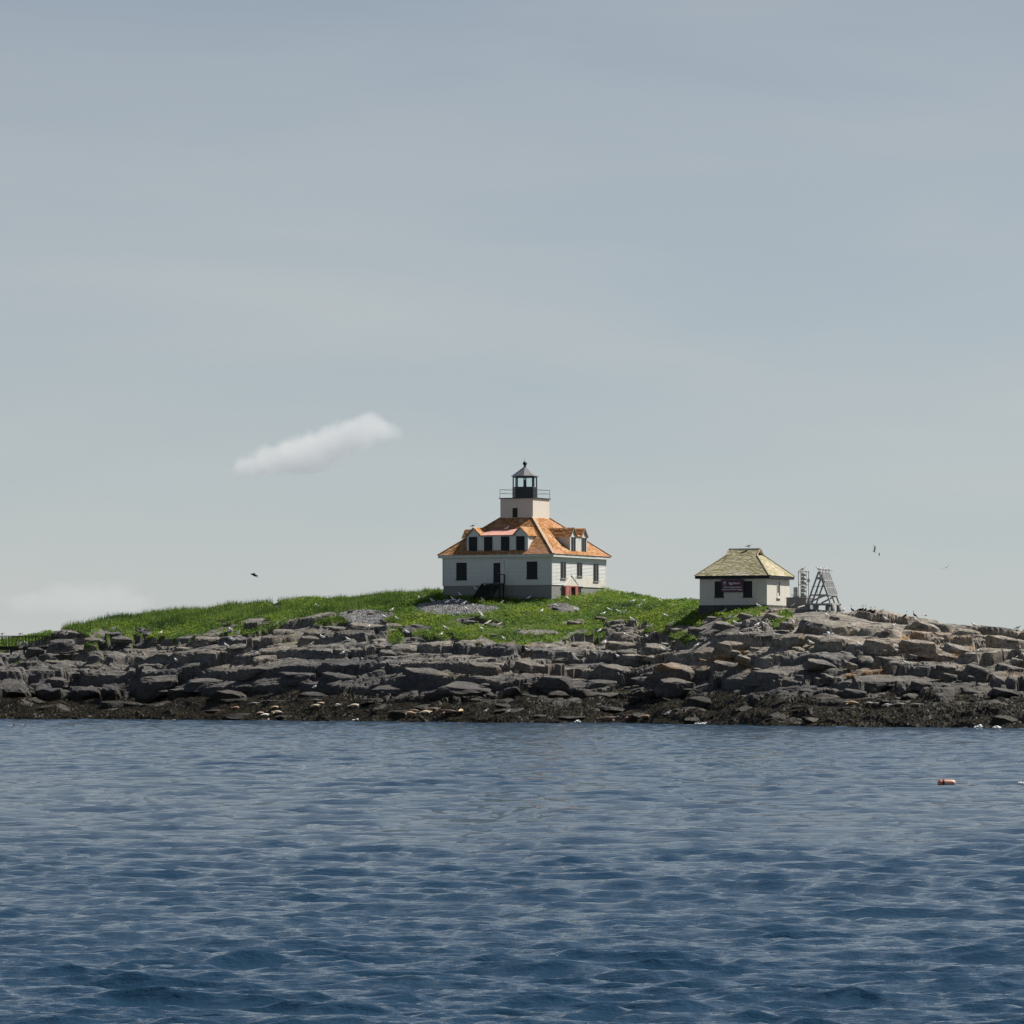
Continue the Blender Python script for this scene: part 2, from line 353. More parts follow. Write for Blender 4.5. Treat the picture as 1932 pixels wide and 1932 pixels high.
BARE = [(845,1146,78,12),(700,1160,42,7),(690,1168,30,6),(612,1163,18,7),(485,1176,24,9),(520,1143,12,4),(1062,1147,27,5),(890,1172,26,6),(930,1177,34,6),(780,1118,26,4),(1080,1172,20,5),(1175,1182,34,7),(1180,1142,16,3),(560,1187,40,5),(1350,1170,30,6),(1300,1186,50,6),(270,1190,30,5),(1010,1193,40,6),(740,1192,40,8),(415,1172,20,5),(1230,1200,40,6)]
TUFT = [(1478,1158,17,8),(1466,1173,14,6),(170,1212,22,4),(745,1205,16,12),(1120,1197,40,5),(1290,1203,28,6),(1425,1155,16,8),(30,1250,5,4)]
def masks(x, y, zb):
    px = CX+FPX*x/y; py = HOR-(zb-CAMZ)*FPX/y
    w = (fbm(x*.35, y*.2, 91, 4)-.5)
    edge = np.interp(px, GE[:,0], GE[:,1])+w*52+(fbm(x*.9, y*.6, 92, 3)-.5)*26-3
    g = np.clip((edge-py)/3.0, 0, 1)
    g = np.maximum(g, ((px < 95) & (y > 447)).astype(float))
    for a, b, rx, ry in BARE:
        r = np.hypot((px-a)/rx, (py-b)/ry)+w*1.4; g = g*np.clip((r-.9)/.15, 0, 1)
    for a, b, rx, ry in TUFT:
        r = np.hypot((px-a)/rx, (py-b)/ry)+w*1.4; g = np.maximum(g, np.clip((1-r)/.15, 0, 1))
    gr = np.clip((1.08-(np.hypot((px-845)/80, (py-1146)/13)+w*1.2))/.1, 0, 1)
    gr = np.maximum(gr, np.clip((1-(np.hypot((px-692)/48, (py-1164)/10)+w*1.6))/.1, 0, 1))
    return g, gr
def terrain(x, y):
    zb = base_z(x, y); g, gr = masks(x, y, zb)
    wx = (fbm(x*.22, y*.22, 3, 4)-.5); wy = (fbm(x*.22, y*.22, 31, 4)-.5)
    # ledges: treads that slope gently to the sea and near-vertical risers, dipping to the right
    ang = np.interp(x, [-50, 10, 40], [.10, -.05, -.22])+(fbm(x*.02, y*.02, 29, 2)-.5)*.5; ca, sa = np.cos(ang), np.sin(ang)
    fuse = np.clip((fbm(x*.2, y*.25, 28, 3)-.38)/.22, 0, 1)
    def lvl(lx, ly, s, warp):
        X = (x+wx*warp); Y = (y-390+wy*warp*.8); u = (X*ca-Y*sa)/lx; v = (X*sa+Y*ca)/ly
        f1, f2, sx, sy, ci, cj = voronoi(u, v, s)
        return f1, f2, (sx-u)*lx, (sy-v)*ly, hsh(ci, cj, s+40), hsh(ci, cj, s+41), hsh(ci, cj, s+42)
    def terrace(h, S, riser, amt, off):
        q = h/S+off; i = np.floor(q); f = q-i; e = np.clip((f-(1-riser))/riser, 0, 1); e = e*e*(3-2*e)
        return h*(1-amt)+amt*S*(i+.46*np.minimum(f/(1-riser), 1)+e*.54-off)
    h = zb+(fbm(x*.07, y*.13, 14, 4)-.5)*3.0
    f1, f2, dx, dy, r1, r2, r3 = lvl(11.0, 4.2, 11, 8.0)
    h = h+(r1-.5)*.95-dx*(r2-.5)*.10-dy*(r3-.5)*.14-.7*fuse*np.exp(-(f2-f1)/.04)
    dip = np.interp(x, [-50, 0, 40], [-.01, .02, .07])*x
    h = terrace(h, 1.6, .09, .85, dip/1.6+(fbm(x*.12, y*.05, 15, 3)-.5)*1.2)
    brk = np.clip((fbm(x*.09, y*.12, 71, 3)-.36)/.2, .2, 1)
    f1, f2, dx, dy, r1, r2, r3 = lvl(4.6, 1.9, 12, 4.5)
    h = h+brk*((r1-.5)*.42-dx*(r2-.5)*.16-dy*(r3-.42)*.24-.34*fuse*np.exp(-(f2-f1)/.05))
    h = terrace(h, .42, .14, .55*brk, (fbm(x*.3, y*.12, 16, 3)-.5)*1.4+dip)
    f1, f2, dx, dy, r1, r2, r3 = lvl(1.9, .8, 13, 2.2)
    h = h+brk*((r1-.5)*.14-dx*(r2-.5)*.22-dy*(r3-.5)*.22-.05*np.exp(-(f2-f1)/.08))
    h = terrace(h, .21, .2, .45, (fbm(x*.7, y*.3, 18, 3)-.5)*1.5+dip*2)
    h = h+(fbm(x*1.3, y*1.3, 5, 4)-.5)*.16-.35*np.clip((.035-np.abs(fbm(x*.16+.3*y*.16, y*.3, 19, 4)-.5))/.035, 0, 1)**2
    # keep the skyline near its drawn line
    px = CX+FPX*x/y; dk = np.interp(px, pxs, CDIS[5]); near = np.clip((y-(dk-14))/14, 0, 1)
    h = h*(1-.45*near)+(zb+(fbm(x*.5, y*.5, 6, 4)-.5)*.8)*.45*near
    # rounded weed-covered boulders in the tidal zone
    lump = zb+(fbm(x*.30, y*.45, 21, 3)-.40)*3.0+(fbm(x*1.6, y*1.9, 22, 3)-.5)*.5
    tz = np.clip((2.3-zb)/.9, 0, 1)*(y < np.interp(px, pxs, CDIS[2]))
    h = h*(1-.65*tz)+lump*.65*tz
    h = h+.25*np.clip((1.6-zb)/1.2, 0, 1)*(zb > -.4)
    soft = zb+(fbm(x*.16, y*.16, 51, 3)-.5)*.7+(fbm(x*.9, y*.9, 52, 3)-.5)*.34-.08
    flat = zb+(fbm(x*.3, y*.3, 53, 2)-.5)*.2
    e0 = np.interp(px, GE[:,0], GE[:,1]); deep = np.clip((e0-(HOR-(zb-CAMZ)*FPX/y)+4)/22, 0, 1)*((px > 120) & (px < 1440)); h = zb+(h-zb)*(1-.7*deep)
    pad = np.clip((y-382)/6, 0, 1)*np.clip((px-1300)/20, 0, 1)*np.clip((1625-px)/25, 0, 1); h = h+(zb-.12-h)*.8*pad
    gm = g*g*(3-2*g)
    h = h*(1-gm)+soft*gm
    h = h*(1-gr)+flat*gr
    return h, g*(1-gr), gr, zb

NX, NY, NB = 800, 400, 24
uu = np.linspace(-380, 2330, NX); tt = np.linspace(0, 1, NY)
dw = np.interp(uu, pxs, CDIS[0])-5; ds = np.interp(uu, pxs, CDIS[5])+9
Dg = dw[None,:]+(ds-dw)[None,:]*tt[:,None]
back = ds[None,:]+np.linspace(2.5, 55, NB)[:,None]
Dg = np.vstack([Dg, back]); Xg = (uu[None,:]-CX)/FPX*Dg
Hg, Gg, GRg, ZBg = terrain(Xg, Dg)
NYT = NY+NB
idx = np.arange(NX*NYT).reshape(NYT, NX)
F = np.stack([idx[:-1,:-1], idx[:-1,1:], idx[1:,1:], idx[1:,:-1]], -1).reshape(-1, 4)
V = np.stack([Xg, Dg, Hg], -1).reshape(-1, 3)
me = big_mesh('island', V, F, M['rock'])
me.materials.append(M['turf']); me.materials.append(M['gravel'])
gf = Gg.ravel()[F].mean(1); grf = GRg.ravel()[F].mean(1)
mi = np.where(grf > .5, 2, np.where(gf > .5, 1, 0)).astype(np.int32)
me.polygons.foreach_set('material_index', mi); me.polygons.foreach_set('use_smooth', gf > .5)
island = tag(link('rocky_island', me), 'layered grey rock island with dark seaweed at its foot', kind='structure')

# ------------------------------------------------------------------ the sea
def sea():
    ang = np.concatenate([-np.geomspace(1.45, .19, 22)[:-1], np.linspace(-.185, .185, 470), np.geomspace(.19, 1.45, 22)[1:]])
    D = [2.0]
    while D[-1] < 30: D.append(D[-1]*1.12)
    while D[-1] < 452: D.append(D[-1]+min(D[-1]**2/(CAMZ*FPX*1024/1932)*.45, .42))
    while D[-1] < 60000: D.append(D[-1]*1.12)
    D = np.array(D); X = D[:,None]*np.tan(ang)[None,:]; Y = np.repeat(D[:,None], len(ang), 1)
    dD = np.gradient(D)[:,None]; dX = np.maximum(np.gradient(X, axis=1), 1e-3)
    inner = (np.abs(ang)[None,:] < .187) & (D[:,None] > 25) & (D[:,None] < 460)
    Z = np.zeros_like(X); OX = np.zeros_like(X); OY = np.zeros_like(X)
    r = np.random.default_rng(3); n = 110
    lam = np.geomspace(.17, 4.2, n)*r.uniform(.92, 1.08, n)
    for L in lam:
        th = r.normal(-1.72, .50)           # wind blowing over the water towards the camera and to the left
        k = 2*math.pi/L; kx, ky = k*math.cos(th), k*math.sin(th); ph = r.uniform(0, 6.28)
        slope = .041 if L < .7 else .041*(.7/L)**.7
        a = slope/k
        lim = np.clip((L/np.maximum(np.abs(math.sin(th))*dD, dX*.8)-2.2)/2.0, 0, 1)*inner
        q = kx*X+ky*Y+ph
        env = .30+2.4*vnoise(X/(L*4)+ph*9, Y/(L*4)+ph*3, int(L*100)%97)**2.2
        Z += a*np.sin(q)*lim*env; c = a*np.cos(q)*lim*env*1.0; OX += c*math.cos(th); OY += c*math.sin(th)
    # gusts and slicks: calm streaks and rougher patches
    calm = .62+.75*fbm(X*.025+3, Y*.05, 77, 3)
    Z *= calm; X2 = X+OX*calm; Y2 = Y+OY*calm
    Z = Z-(~inner)*.0
    idx = np.arange(X.size).reshape(X.shape)
    F = np.stack([idx[:-1,:-1], idx[:-1,1:], idx[1:,1:], idx[1:,:-1]], -1).reshape(-1, 4)
    V = np.stack([X2, Y2, Z], -1).reshape(-1, 3)
    nb = len(V); V = np.vstack([V, [(-60000,-60000,-.02),(60000,-60000,-.02),(60000,1.9,-.02),(-60000,1.9,-.02)]])
    F = np.vstack([F, [(nb, nb+1, nb+2, nb+3)]])
    return tag(link('sea', big_mesh('sea', V, F, M['sea'], True)), 'choppy blue sea in front of the island', kind='structure')
sea_o = sea()

# ------------------------------------------------------------------ boulders and slabs lying on the bedrock
def rock_mesh(seed, kind):
    r = random.Random(seed); bm = bmesh.new(); n = 22 if kind != 'round' else 34
    for i in range(n):
        if kind == 'round':
            v = Vector((r.gauss(0,1), r.gauss(0,1), r.gauss(0,1))).normalized(); v = Vector((v.x, v.y, v.z*.8+.0))*r.uniform(.88, 1.08)
        else:   # angular slab with a flat top
            a = r.uniform(0, 2*math.pi); rad = r.uniform(.82, 1.0); top = r.random() < .5
            sq = 1/max(abs(math.cos(a)), abs(math.sin(a)))**.3
            v = Vector((math.cos(a)*rad*sq, math.sin(a)*rad*sq, (1 if top else -1)*r.uniform(.70, 1)))
            if top: v.x = v.x*r.uniform(.55, .95)+.05; v.y *= r.uniform(.5, .9); v.z += .22*v.x*r.uniform(.6, 1)*(1 if seed % 2 else -1)
        bm.verts.new(v)
    h = bmesh.ops.convex_hull(bm, input=bm.verts)
    bmesh.ops.delete(bm, geom=[v for v in bm.verts if not v.link_faces], context='VERTS')
    bmesh.ops.dissolve_limit(bm, angle_limit=R(14), verts=bm.verts, edges=bm.edges)
    bmesh.ops.bevel(bm, geom=list(bm.edges), offset=.06 if kind != 'round' else .12, segments=1, affect='EDGES', clamp_overlap=True)
    bmesh.ops.triangulate(bm, faces=bm.faces)
    for k in range(2):
        bmesh.ops.subdivide_edges(bm, edges=[e for e in bm.edges if e.calc_length() > .26], cuts=1, use_grid_fill=False)
        bmesh.ops.triangulate(bm, faces=bm.faces)
    for v in bm.verts:
        q = v.co*1.7+Vector((seed, 0, 0)); f = mnoise.noise_vector(q)*.10+mnoise.noise_vector(q*2.7)*.06
        v.co += f+Vector((r.uniform(-1,1), r.uniform(-1,1), r.uniform(-1,1)))*.018
    me = bpy.data.meshes.new('rock'); bm.to_mesh(me); bm.free(); me.materials.append(M['rock']); return me
SLAB = [rock_mesh(100+i, 'slab') for i in range(10)]; ROUND = [rock_mesh(200+i, 'round') for i in range(6)]
def terr1(x, y):
    h, g, gr, zb = terrain(np.array([x], float), np.array([y], float)); return float(h[0]), float(g[0])
def base_hit(px, py):
    Ds = np.arange(315, 500, .25); zs = base_z((px-CX)/FPX*Ds, Ds); rows = HOR-(zs-CAMZ)*FPX/Ds
    k = np.argmax((rows <= py) & (zs > -.5)); return float(Ds[k])
ROCKN = 0
def rock(px0, px1, y0, y1, kind='slab', rz=None, depth=None, tilt=None, sink=.5):
    """a boulder that fills the photo box px0..px1 x y0..y1, resting on the slope"""
    global ROCKN; ROCKN += 1; r = random.Random(ROCKN*13)
    D = base_hit((px0+px1)/2, y1); w = (px1-px0)/FPX*D; hgt = (y1-y0)/FPX*D
    dep = depth or max(.5*w, hgt*1.1); D += dep*.45
    c = P((px0+px1)/2, (y0+y1)/2, D)
    me = (SLAB if kind == 'slab' else ROUND)[r.randrange(10 if kind == 'slab' else 6)]
    o = link('rock', me, island); hh = hgt*(1+sink)
    o.location = (c.x, c.y, c.z-hgt*.34); o.scale = (w/2*r.uniform(.9, 1.15), dep/2, hh/2*r.uniform(.40, .74))
    o.rotation_euler = (tilt if tilt is not None else r.uniform(.14, .40), r.uniform(-.13, .13)+float(np.interp(c.x, [-50, 0, 40], [-.04, .03, .15])), rz if rz is not None else r.uniform(-.5, .5))
    return o
BIG = [(1211,1333,1237,1287),(1231,1326,1264,1305),(1278,1375,1297,1336),(1104,1212,1246,1274),(975,1021,1300,1324),(1019,1098,1297,1326),(1090,1173,1295,1326),
 (1137,1215,1203,1228),(1200,1290,1206,1232),(1065,1132,1206,1226),(1044,1132,1223,1242),(1338,1411,1200,1230),(795,962,1274,1310),(735,874,1241,1287),(594,700,1238,1262),(690,795,1236,1260),
 (620,677,1215,1238),(713,808,1207,1227),(866,962,1233,1274),(677,796,1284,1309),(551,640,1302,1318),(303,380,1284,1322),(76,146,1189,1224),(63,139,1226,1262),
 (0,62,1273,1322),(55,130,1275,1323),(125,200,1276,1322),(190,232,1282,1320),(323,373,1213,1236),(252,353,1263,1308),(340,449,1264,1297),(391,474,1289,1324),
 (1449,1530,1185,1227),(1520,1600,1186,1226),(1490,1622,1156,1195),(1617,1700,1196,1226),(1690,1771,1196,1228),(1592,1714,1266,1296),(1643,1709,1230,1256),(1758,1811,1246,1272),
 (1809,1880,1240,1276),(1868,1940,1239,1276),(1714,1761,1277,1297),(1500,1551,1290,1312),(1582,1643,1294,1318),(1806,1865,1288,1316),(1858,1926,1286,1316),(1861,1950,1334,1377),
 (450,500,1165,1190),(500,560,1177,1198),(560,645,1178,1202),(650,740,1170,1192),(720,768,1168,1188),(1064,1100,1168,1178),(1140,1198,1173,1190),(1036,1082,1144,1152),(598,628,1158,1170),(470,498,1170,1182),
 (1290,1340,1176,1192),(1340,1400,1168,1185),(1400,1452,1160,1180),(1430,1500,1150,1172),(0,45,1226,1250),(40,90,1212,1236),(150,200,1196,1212),(200,255,1194,1212),
 (460,530,1225,1250),(520,600,1255,1285),(600,680,1262,1290),(440,520,1250,1275),(960,1040,1240,1262),(1000,1090,1262,1290),(1085,1180,1272,1300),(1160,1220,1226,1248),
 (1380,1450,1225,1252),(1400,1500,1252,1284),(1340,1400,1238,1262),(1500,1590,1232,1262),(1540,1600,1262,1290),(1700,1790,1166,1190),(1780,1860,1178,1200),(1850,1932,1190,1216),(1765,1850,1205,1232),(1840,1932,1214,1240),
 (1660,1760,1240,1262),(560,620,1195,1215),(640,700,1196,1216),(420,480,1205,1232),(360,440,1196,1214),(840,905,1212,1232),(900,970,1214,1236)]
for b in BIG: rock(*b)
for b in [(1699,1745,1295,1322),(1440,1500,1325,1362),(1380,1440,1318,1350),(560,660,1335,1364),(700,760,1318,1345),(860,930,1330,1360),(1005,1060,1332,1362),(1500,1580,1335,1370),(1640,1720,1340,1371),(1760,1830,1335,1372),(230,300,1330,1352),(80,160,1335,1354),(420,480,1335,1358),(1180,1250,1330,1360),(1290,1370,1338,1366),(780,850,1320,1342),(930,990,1318,1338)]:
    rock(*b, kind='round')
rk = random.Random(21)
for i in range(38):
    px = rk.uniform(-20, 1950); d0 = float(np.interp(px, pxs, CROW[0])); w = rk.uniform(45, 105); hh = w*rk.uniform(.24, .36); yb = d0-rk.uniform(0, 34)
    rock(px-w/2, px+w/2, yb-hh, yb, 'round', tilt=rk.uniform(-.05, .15))
# smaller loose stones: about 150 more, singly placed
rs = random.Random(5)
n = 0
while n < 130:
    px = rs.uniform(-40, 1970); py = rs.uniform(1150, 1335); D = base_hit(px, py); x = (px-CX)/FPX*D
    h, g = terr1(x, D)
    if g > .3 or h < .6: continue
    w = rs.choice([12, 16, 20, 26, 34, 44])*rs.uniform(.8, 1.2); hh = w*rs.uniform(.28, .5)
    rock(px-w/2, px+w/2, py-hh, py, 'slab' if rs.random() < .8 else 'round', rz=rs.uniform(-.6, .6)); n += 1
# flat outcrops among the green
for b in [(870,905,1168,1178),(905,950,1172,1182),(775,805,1113,1121),(690,715,1153,1160),(1215,1240,1176,1186),(1120,1145,1160,1168),(520,545,1186,1194),(655,668,1148,1158),(1262,1300,1180,1192),(1133,1146,1160,1172),(921,941,1191,1203)]:
    rock(*b)

# ------------------------------------------------------------------ buildings
def shingle_rows(mb, bl, br, tr, tl, ex=.16, wr=(.15,.30), seed=0, lift=.03):
    bl, br, tr, tl = map(Vector, (bl, br, tr, tl)); r = random.Random(seed)
    n = (br-bl).cross(tl-bl).normalized(); n = -n if n.z < 0 else n
    rows = max(1, int(((tl+tr)/2-(bl+br)/2).length/ex))
    for k in range(rows):
        s0, s1 = k/rows, min(1, (k+1.12)/rows); a, b = bl.lerp(tl, s0), br.lerp(tr, s0); c, d = bl.lerp(tl, s1), br.lerp(tr, s1)
        ca, cb = (c if (c-a).dot(b-a) > 0 else a), d
        L = (b-a).length; x = -r.uniform(0, wr[1])
        if L < .05: continue
        while x < L:
            w = r.uniform(*wr); x0, x1 = max(0, x), min(L, x+w-.006); x += w
            if x1-x0 < .03: continue
            j = r.uniform(-.012, .012); up = lift*r.uniform(.7, 1.5)
            f0, f1 = x0/L, x1/L; dn = (a-c)*(j/max(.01, (a-c).length))
            p0, p1 = a.lerp(b, f0)+dn, a.lerp(b, f1)+dn; q0, q1 = c.lerp(d, f0), c.lerp(d, f1)
            mb.poly([p0+n*up, p1+n*up, q1+n*.006, q0+n*.006, p0, p1], [(0,1,2,3),(4,5,1,0)])
    return mb

TH = R(27.2); HW = 5.89
hc = Vector((3.80, 425.0, 0))+Vector((math.cos(TH), -math.sin(TH), 0))*(-HW)+Vector((math.sin(TH), math.cos(TH), 0))*HW
house = tag(empty('keepers_house', (hc.x, hc.y, 0), -TH), 'white clapboard house with rusty shingle roof and black lantern tower', 'house')
MB().box(-HW+.03, HW-.03, -HW+.03, HW-.03, 10.0, 12.74).build('foundation', M['concrete'], house)
wall = MB().box(-HW, HW, -HW, HW, 12.74, 15.3).build('wall', M['white'], house)
EX = .134
for side, rot in ((0, 0), (1, math.pi/2)):
    me = MB().poly([(-HW+.1,-HW,0),(HW-.1,-HW,0),(HW-.1,-HW-.040,0),(-HW+.1,-HW-.040,0),(-HW+.1,-HW,EX*1.05),(HW-.1,-HW,EX*1.05),(HW-.1,-HW-.006,EX*1.05),(-HW+.1,-HW-.006,EX*1.05)],
                   [(0,1,2,3),(4,7,6,5),(3,2,6,7),(0,3,7,4),(1,5,6,2)]).mesh('clapboard', M['white'])
    for k in range(18):
        o = link('clapboard', me, wall); o.location = (0, 0, 12.76+k*EX); o.rotation_euler = (0, 0, rot)
for sx in (-1, 1):
    for sy in (-1, 1):
        MB().box(sx*(HW+.035)-.09*(sx > 0)-.0, sx*(HW+.035)+.09*(sx < 0), sy*(HW+.035)-.09*(sy > 0), sy*(HW+.035)+.09*(sy < 0), 12.74, 15.2).build('corner_board', M['white'], house)
MB().box(-HW-.045, HW+.045, -HW-.045, HW+.045, 15.17, 15.43).build('frieze', M['white'], house)
EV = 6.24
MB().box(-EV, EV, -EV, EV, 15.43, 15.69).build('eave', M['white'], house)
TA = 1.78; ZE, ZT = 15.70, 19.38
roof = MB().poly([(-EV-.04,-EV-.04,ZE),(EV+.04,-EV-.04,ZE),(EV+.04,EV+.04,ZE),(-EV-.04,EV+.04,ZE),(-TA,-TA,ZT),(TA,-TA,ZT),(TA,TA,ZT),(-TA,TA,ZT)],
                 [(0,1,5,4),(1,2,6,5),(2,3,7,6),(3,0,4,7),(0,3,2,1)]).build('roof', M['shingle'], house)
E2 = EV+.06
for k in range(4):
    mb = MB(); shingle_rows(mb, (-E2,-E2,ZE), (E2,-E2,ZE), (TA,-TA,ZT), (-TA,-TA,ZT), seed=k)
    o = mb.build('shingles', M['shingle'], roof); o.rotation_euler = (0, 0, k*math.pi/2); tag(o, kind='stuff')
    MB().bar((E2,-E2,ZE+.05), (TA,-TA,ZT+.06), .24, .05).build('hip_board', M['hipcap'], roof).rotation_euler = (0, 0, k*math.pi/2)
tower = MB().box(-TA+.01, TA-.01, -TA+.01, TA-.01, 18.6, 21.24).build('tower', M['stucco'], house)
w = MB().box(-.42, .10, -TA-.03, -TA+.02, 19.42, 20.32).build('tower_window', M['dark_wood'], tower)
deck = MB().box(-TA-.10, TA+.10, -TA-.10, TA+.10, 21.24, 21.33).build('gallery_deck', M['iron'], house)
RA = TA+.02
for k, (x, y) in enumerate([(-RA,-RA),(RA,-RA),(RA,RA),(-RA,RA)]):
    MB().tube((x,y,21.33), (x,y,22.18), .022).build('railing_post', M['iron'], deck)
for z in (21.78, 22.13):
    for k in range(4):
        MB().tube((-RA,-RA,z), (RA,-RA,z), .016, n=6).build('rail', M['iron'], deck).rotation_euler = (0, 0, k*math.pi/2)
OC = R(22.5)
lan = MB().lathe([(1.22,21.33),(1.22,22.38),(1.16,22.42)], 8, rot=OC).build('lantern_base', M['iron'], house)
for k in range(8):
    a = OC+k*math.pi/4; x, y = 1.14*math.cos(a), 1.14*math.sin(a); a2 = a+math.pi/4; x2, y2 = 1.14*math.cos(a2), 1.14*math.sin(a2)
    MB().tube((x,y,22.40), (x,y,23.40), .062, n=6).build('mullion', M['iron'], lan)
    MB().poly([(x,y,22.42),(x2,y2,22.42),(x2,y2,23.38),(x,y,23.38),(x*.985,y*.985,22.42),(x2*.985,y2*.985,22.42),(x2*.985,y2*.985,23.38),(x*.985,y*.985,23.38)], [(0,1,2,3),(7,6,5,4),(0,4,5,1),(3,2,6,7)]).build('pane', M['glass'], lan)
MB().lathe([(1.20,23.34),(1.22,23.46)], 8, rot=OC).build('lantern_ring', M['iron'], house)
lr = MB().lathe([(1.34,23.44),(1.34,23.49),(.14,24.36)], 8, rot=OC).build('lantern_roof', plain('grey_painted_iron', (.20,.205,.215), .38, .3, 3.0, spec=.6, metal=.5), house)
MB().lathe([(.16,24.32),(.11,24.46),(.10,24.52),(.19,24.62),(.215,24.72),(.19,24.82),(.10,24.90),(.03,24.93),(.012,25.05),(.006,25.45)], 14).build('ventilator_ball', M['iron'], lr, True)
beacon = MB().lathe([(.16,22.40),(.16,22.62),(.13,22.66),(.13,23.06),(.05,23.12)], 12, cx=.0).build('beacon', M['iron'], lan)

def window(parent, side, x, z0, z1, w, style, base=HW, name='window'):
    """side 0 = front (-y), 1 = right (+x)"""
    f = MB(); y = -base-.03
    f.box(x-w/2-.05, x+w/2+.05, y-.03, y+.04, z0-.05, z1+.05)
    fr = f.build(name, M['white_worn'] if style != 'board' else M['dark_wood'], parent)
    fr.rotation_euler = (0, 0, side*math.pi/2)
    if style == 'board':
        MB().box(x-w/2, x+w/2, y-.05, y-.031, z0, z1).build('shutter', M['black'], fr)
    else:
        MB().box(x-w/2-.02, x-.05, y-.06, y-.031, z0, z1).build('shutter', M['shutter'], fr)
        MB().box(x+.07, x+w/2+.02, y-.06, y-.031, z0, z1).build('shutter', M['shutter'], fr)
        MB().box(x-w/2+.10, x-w/2+.16, y-.07, y-.061, z0, z1).build('mullion', M['shutter'], fr)
    MB().box(x-w/2-.1, x+w/2+.1, y-.10, y+.0, z0-.13, z0-.052).build('sill', M['concrete'] if style != 'board' else M['dark_wood'], fr)
    return fr
window(house, 0, -3.84, 13.40, 14.92, 1.02, 'board'); window(house, 0, 3.79, 13.42, 14.94, 1.02, 'board')
for s, z0 in ((2.36, 13.45), (5.89, 13.72), (9.48, 13.30)): window(house, 1, s-HW, z0, 14.96, .98, 'pair')
# front door with broad white boards either side
door = MB().box(-.34, .38, -HW-.06, -HW-.025, 12.99, 14.90).build('door', M['black'], house)
for a, b in ((-.86, -.36), (.40, .82)): MB().box(a, b, -HW-.075, -HW-.02, 12.80, 15.17).build('door_surround', M['white'], house)
MB().box(-.359, .399, -HW-.072, -HW-.02, 14.91, 15.168).build('door_surround', M['white'], house)
MB().box(.16, .20, -HW-.085, -HW-.06, 13.85, 13.95).build('door_handle', M['silver_wood'], door)
# wooden steps
steps = tag(empty('entrance_steps', hc+Vector((0,0,11.6)), -TH), 'dark wooden steps and landing at the front door of white house', 'steps')
MB().box(-1.05, .86, -7.0, -HW-.1, 1.24, 1.32).build('landing', M['dark_wood'], steps)
for x in (-1.0, .8):
    for y in (-6.92, -6.1): MB().box(x-.05, x+.05, y-.05, y+.05, -.6, 1.24).build('post', M['dark_wood'], steps)
for k in range(6):
    MB().box(-1.05, .78, -7.28-k*.27, -7.0-k*.27, 1.10-k*.19, 1.15-k*.19).build('tread', M['dark_wood'], steps)
    MB().box(-1.03, .76, -7.03-k*.27, -7.005-k*.27, .98-k*.19, 1.095-k*.19).build('riser', M['dark_wood'], steps)
for x in (-1.08, .83): MB().bar((x,-6.95,1.2), (x,-8.75,-.15), .05, .24).build('stringer', M['dark_wood'], steps)
MB().bar((.86,-6.95,2.15), (.86,-8.7,.85), .06, .08).build('handrail', M['dark_wood'], steps)
MB().bar((.86,-6.95,2.17), (.86,-6.0,2.17), .06, .08).build('handrail', M['dark_wood'], steps)
for y, z0, z1 in ((-6.95,1.2,2.2), (-6.05,1.2,2.2), (-8.65,-.4,.9)): MB().box(.82, .90, y-.05, y+.05, z0, z1).build('newel_post', M['dark_wood'], steps)
# cellar entry on the right wall: red peeling surround under a small gable, a doorway, bare sheathing patches
ent = MB().prism([(2.39-HW,10.6),(3.58-HW,10.6),(3.58-HW,12.62),(4.55-HW,12.62),(4.55-HW,10.6),(5.1-HW,10.6),(5.1-HW,12.72),(2.39-HW,12.72)], -HW-.28, -HW+.02).build('cellar_entry', M['red'], house)
ent.rotation_euler = (0, 0, math.pi/2)
MB().box(3.6-HW, 4.53-HW, -HW-.06, -HW-.01, 10.6, 12.60).build('opening', M['black'], ent)
MB().prism([(2.30-HW,12.722),(5.16-HW,12.722),(3.73-HW,13.56)], -HW-.26, -HW+.0).build('gable', M['white_worn'], ent)
MB().bar((3.73-HW,-HW-.17,13.60), (5.24-HW,-HW-.17,12.66), .34, .06, up=(0,1,0)).build('rake_board', M['dark_wood'], ent)
MB().bar((3.73-HW,-HW-.17,13.60), (2.22-HW,-HW-.17,12.66), .34, .05, up=(0,1,0)).build('rake_board', M['white_worn'], ent)
cd = MB().box(5.32-HW, 6.25-HW, -HW-.05, -HW+.0, 10.9, 12.62).build('cellar_door', M['black'], house); cd.rotation_euler = (0, 0, math.pi/2)
MB().box(5.40-HW, 5.47-HW, -HW-.07, -HW-.051, 11.2, 12.5).build('jamb', M['white'], cd)
MB().box(5.2-HW, 6.5-HW, -HW-.12, -HW-.03, 12.62, 12.70).build('lintel', M['dark_wood'], cd)
for a, b, z0, z1 in ((5.05,6.45,12.70,13.62),(6.46,8.72,12.66,13.74),(8.73,9.75,12.66,13.22),(9.76,11.55,12.66,13.42)):
    MB().box(a-HW, b-HW, -HW-.045, -HW-.0, z0, z1).build('bare_sheathing', M['white_worn'], house).rotation_euler = (0, 0, math.pi/2)

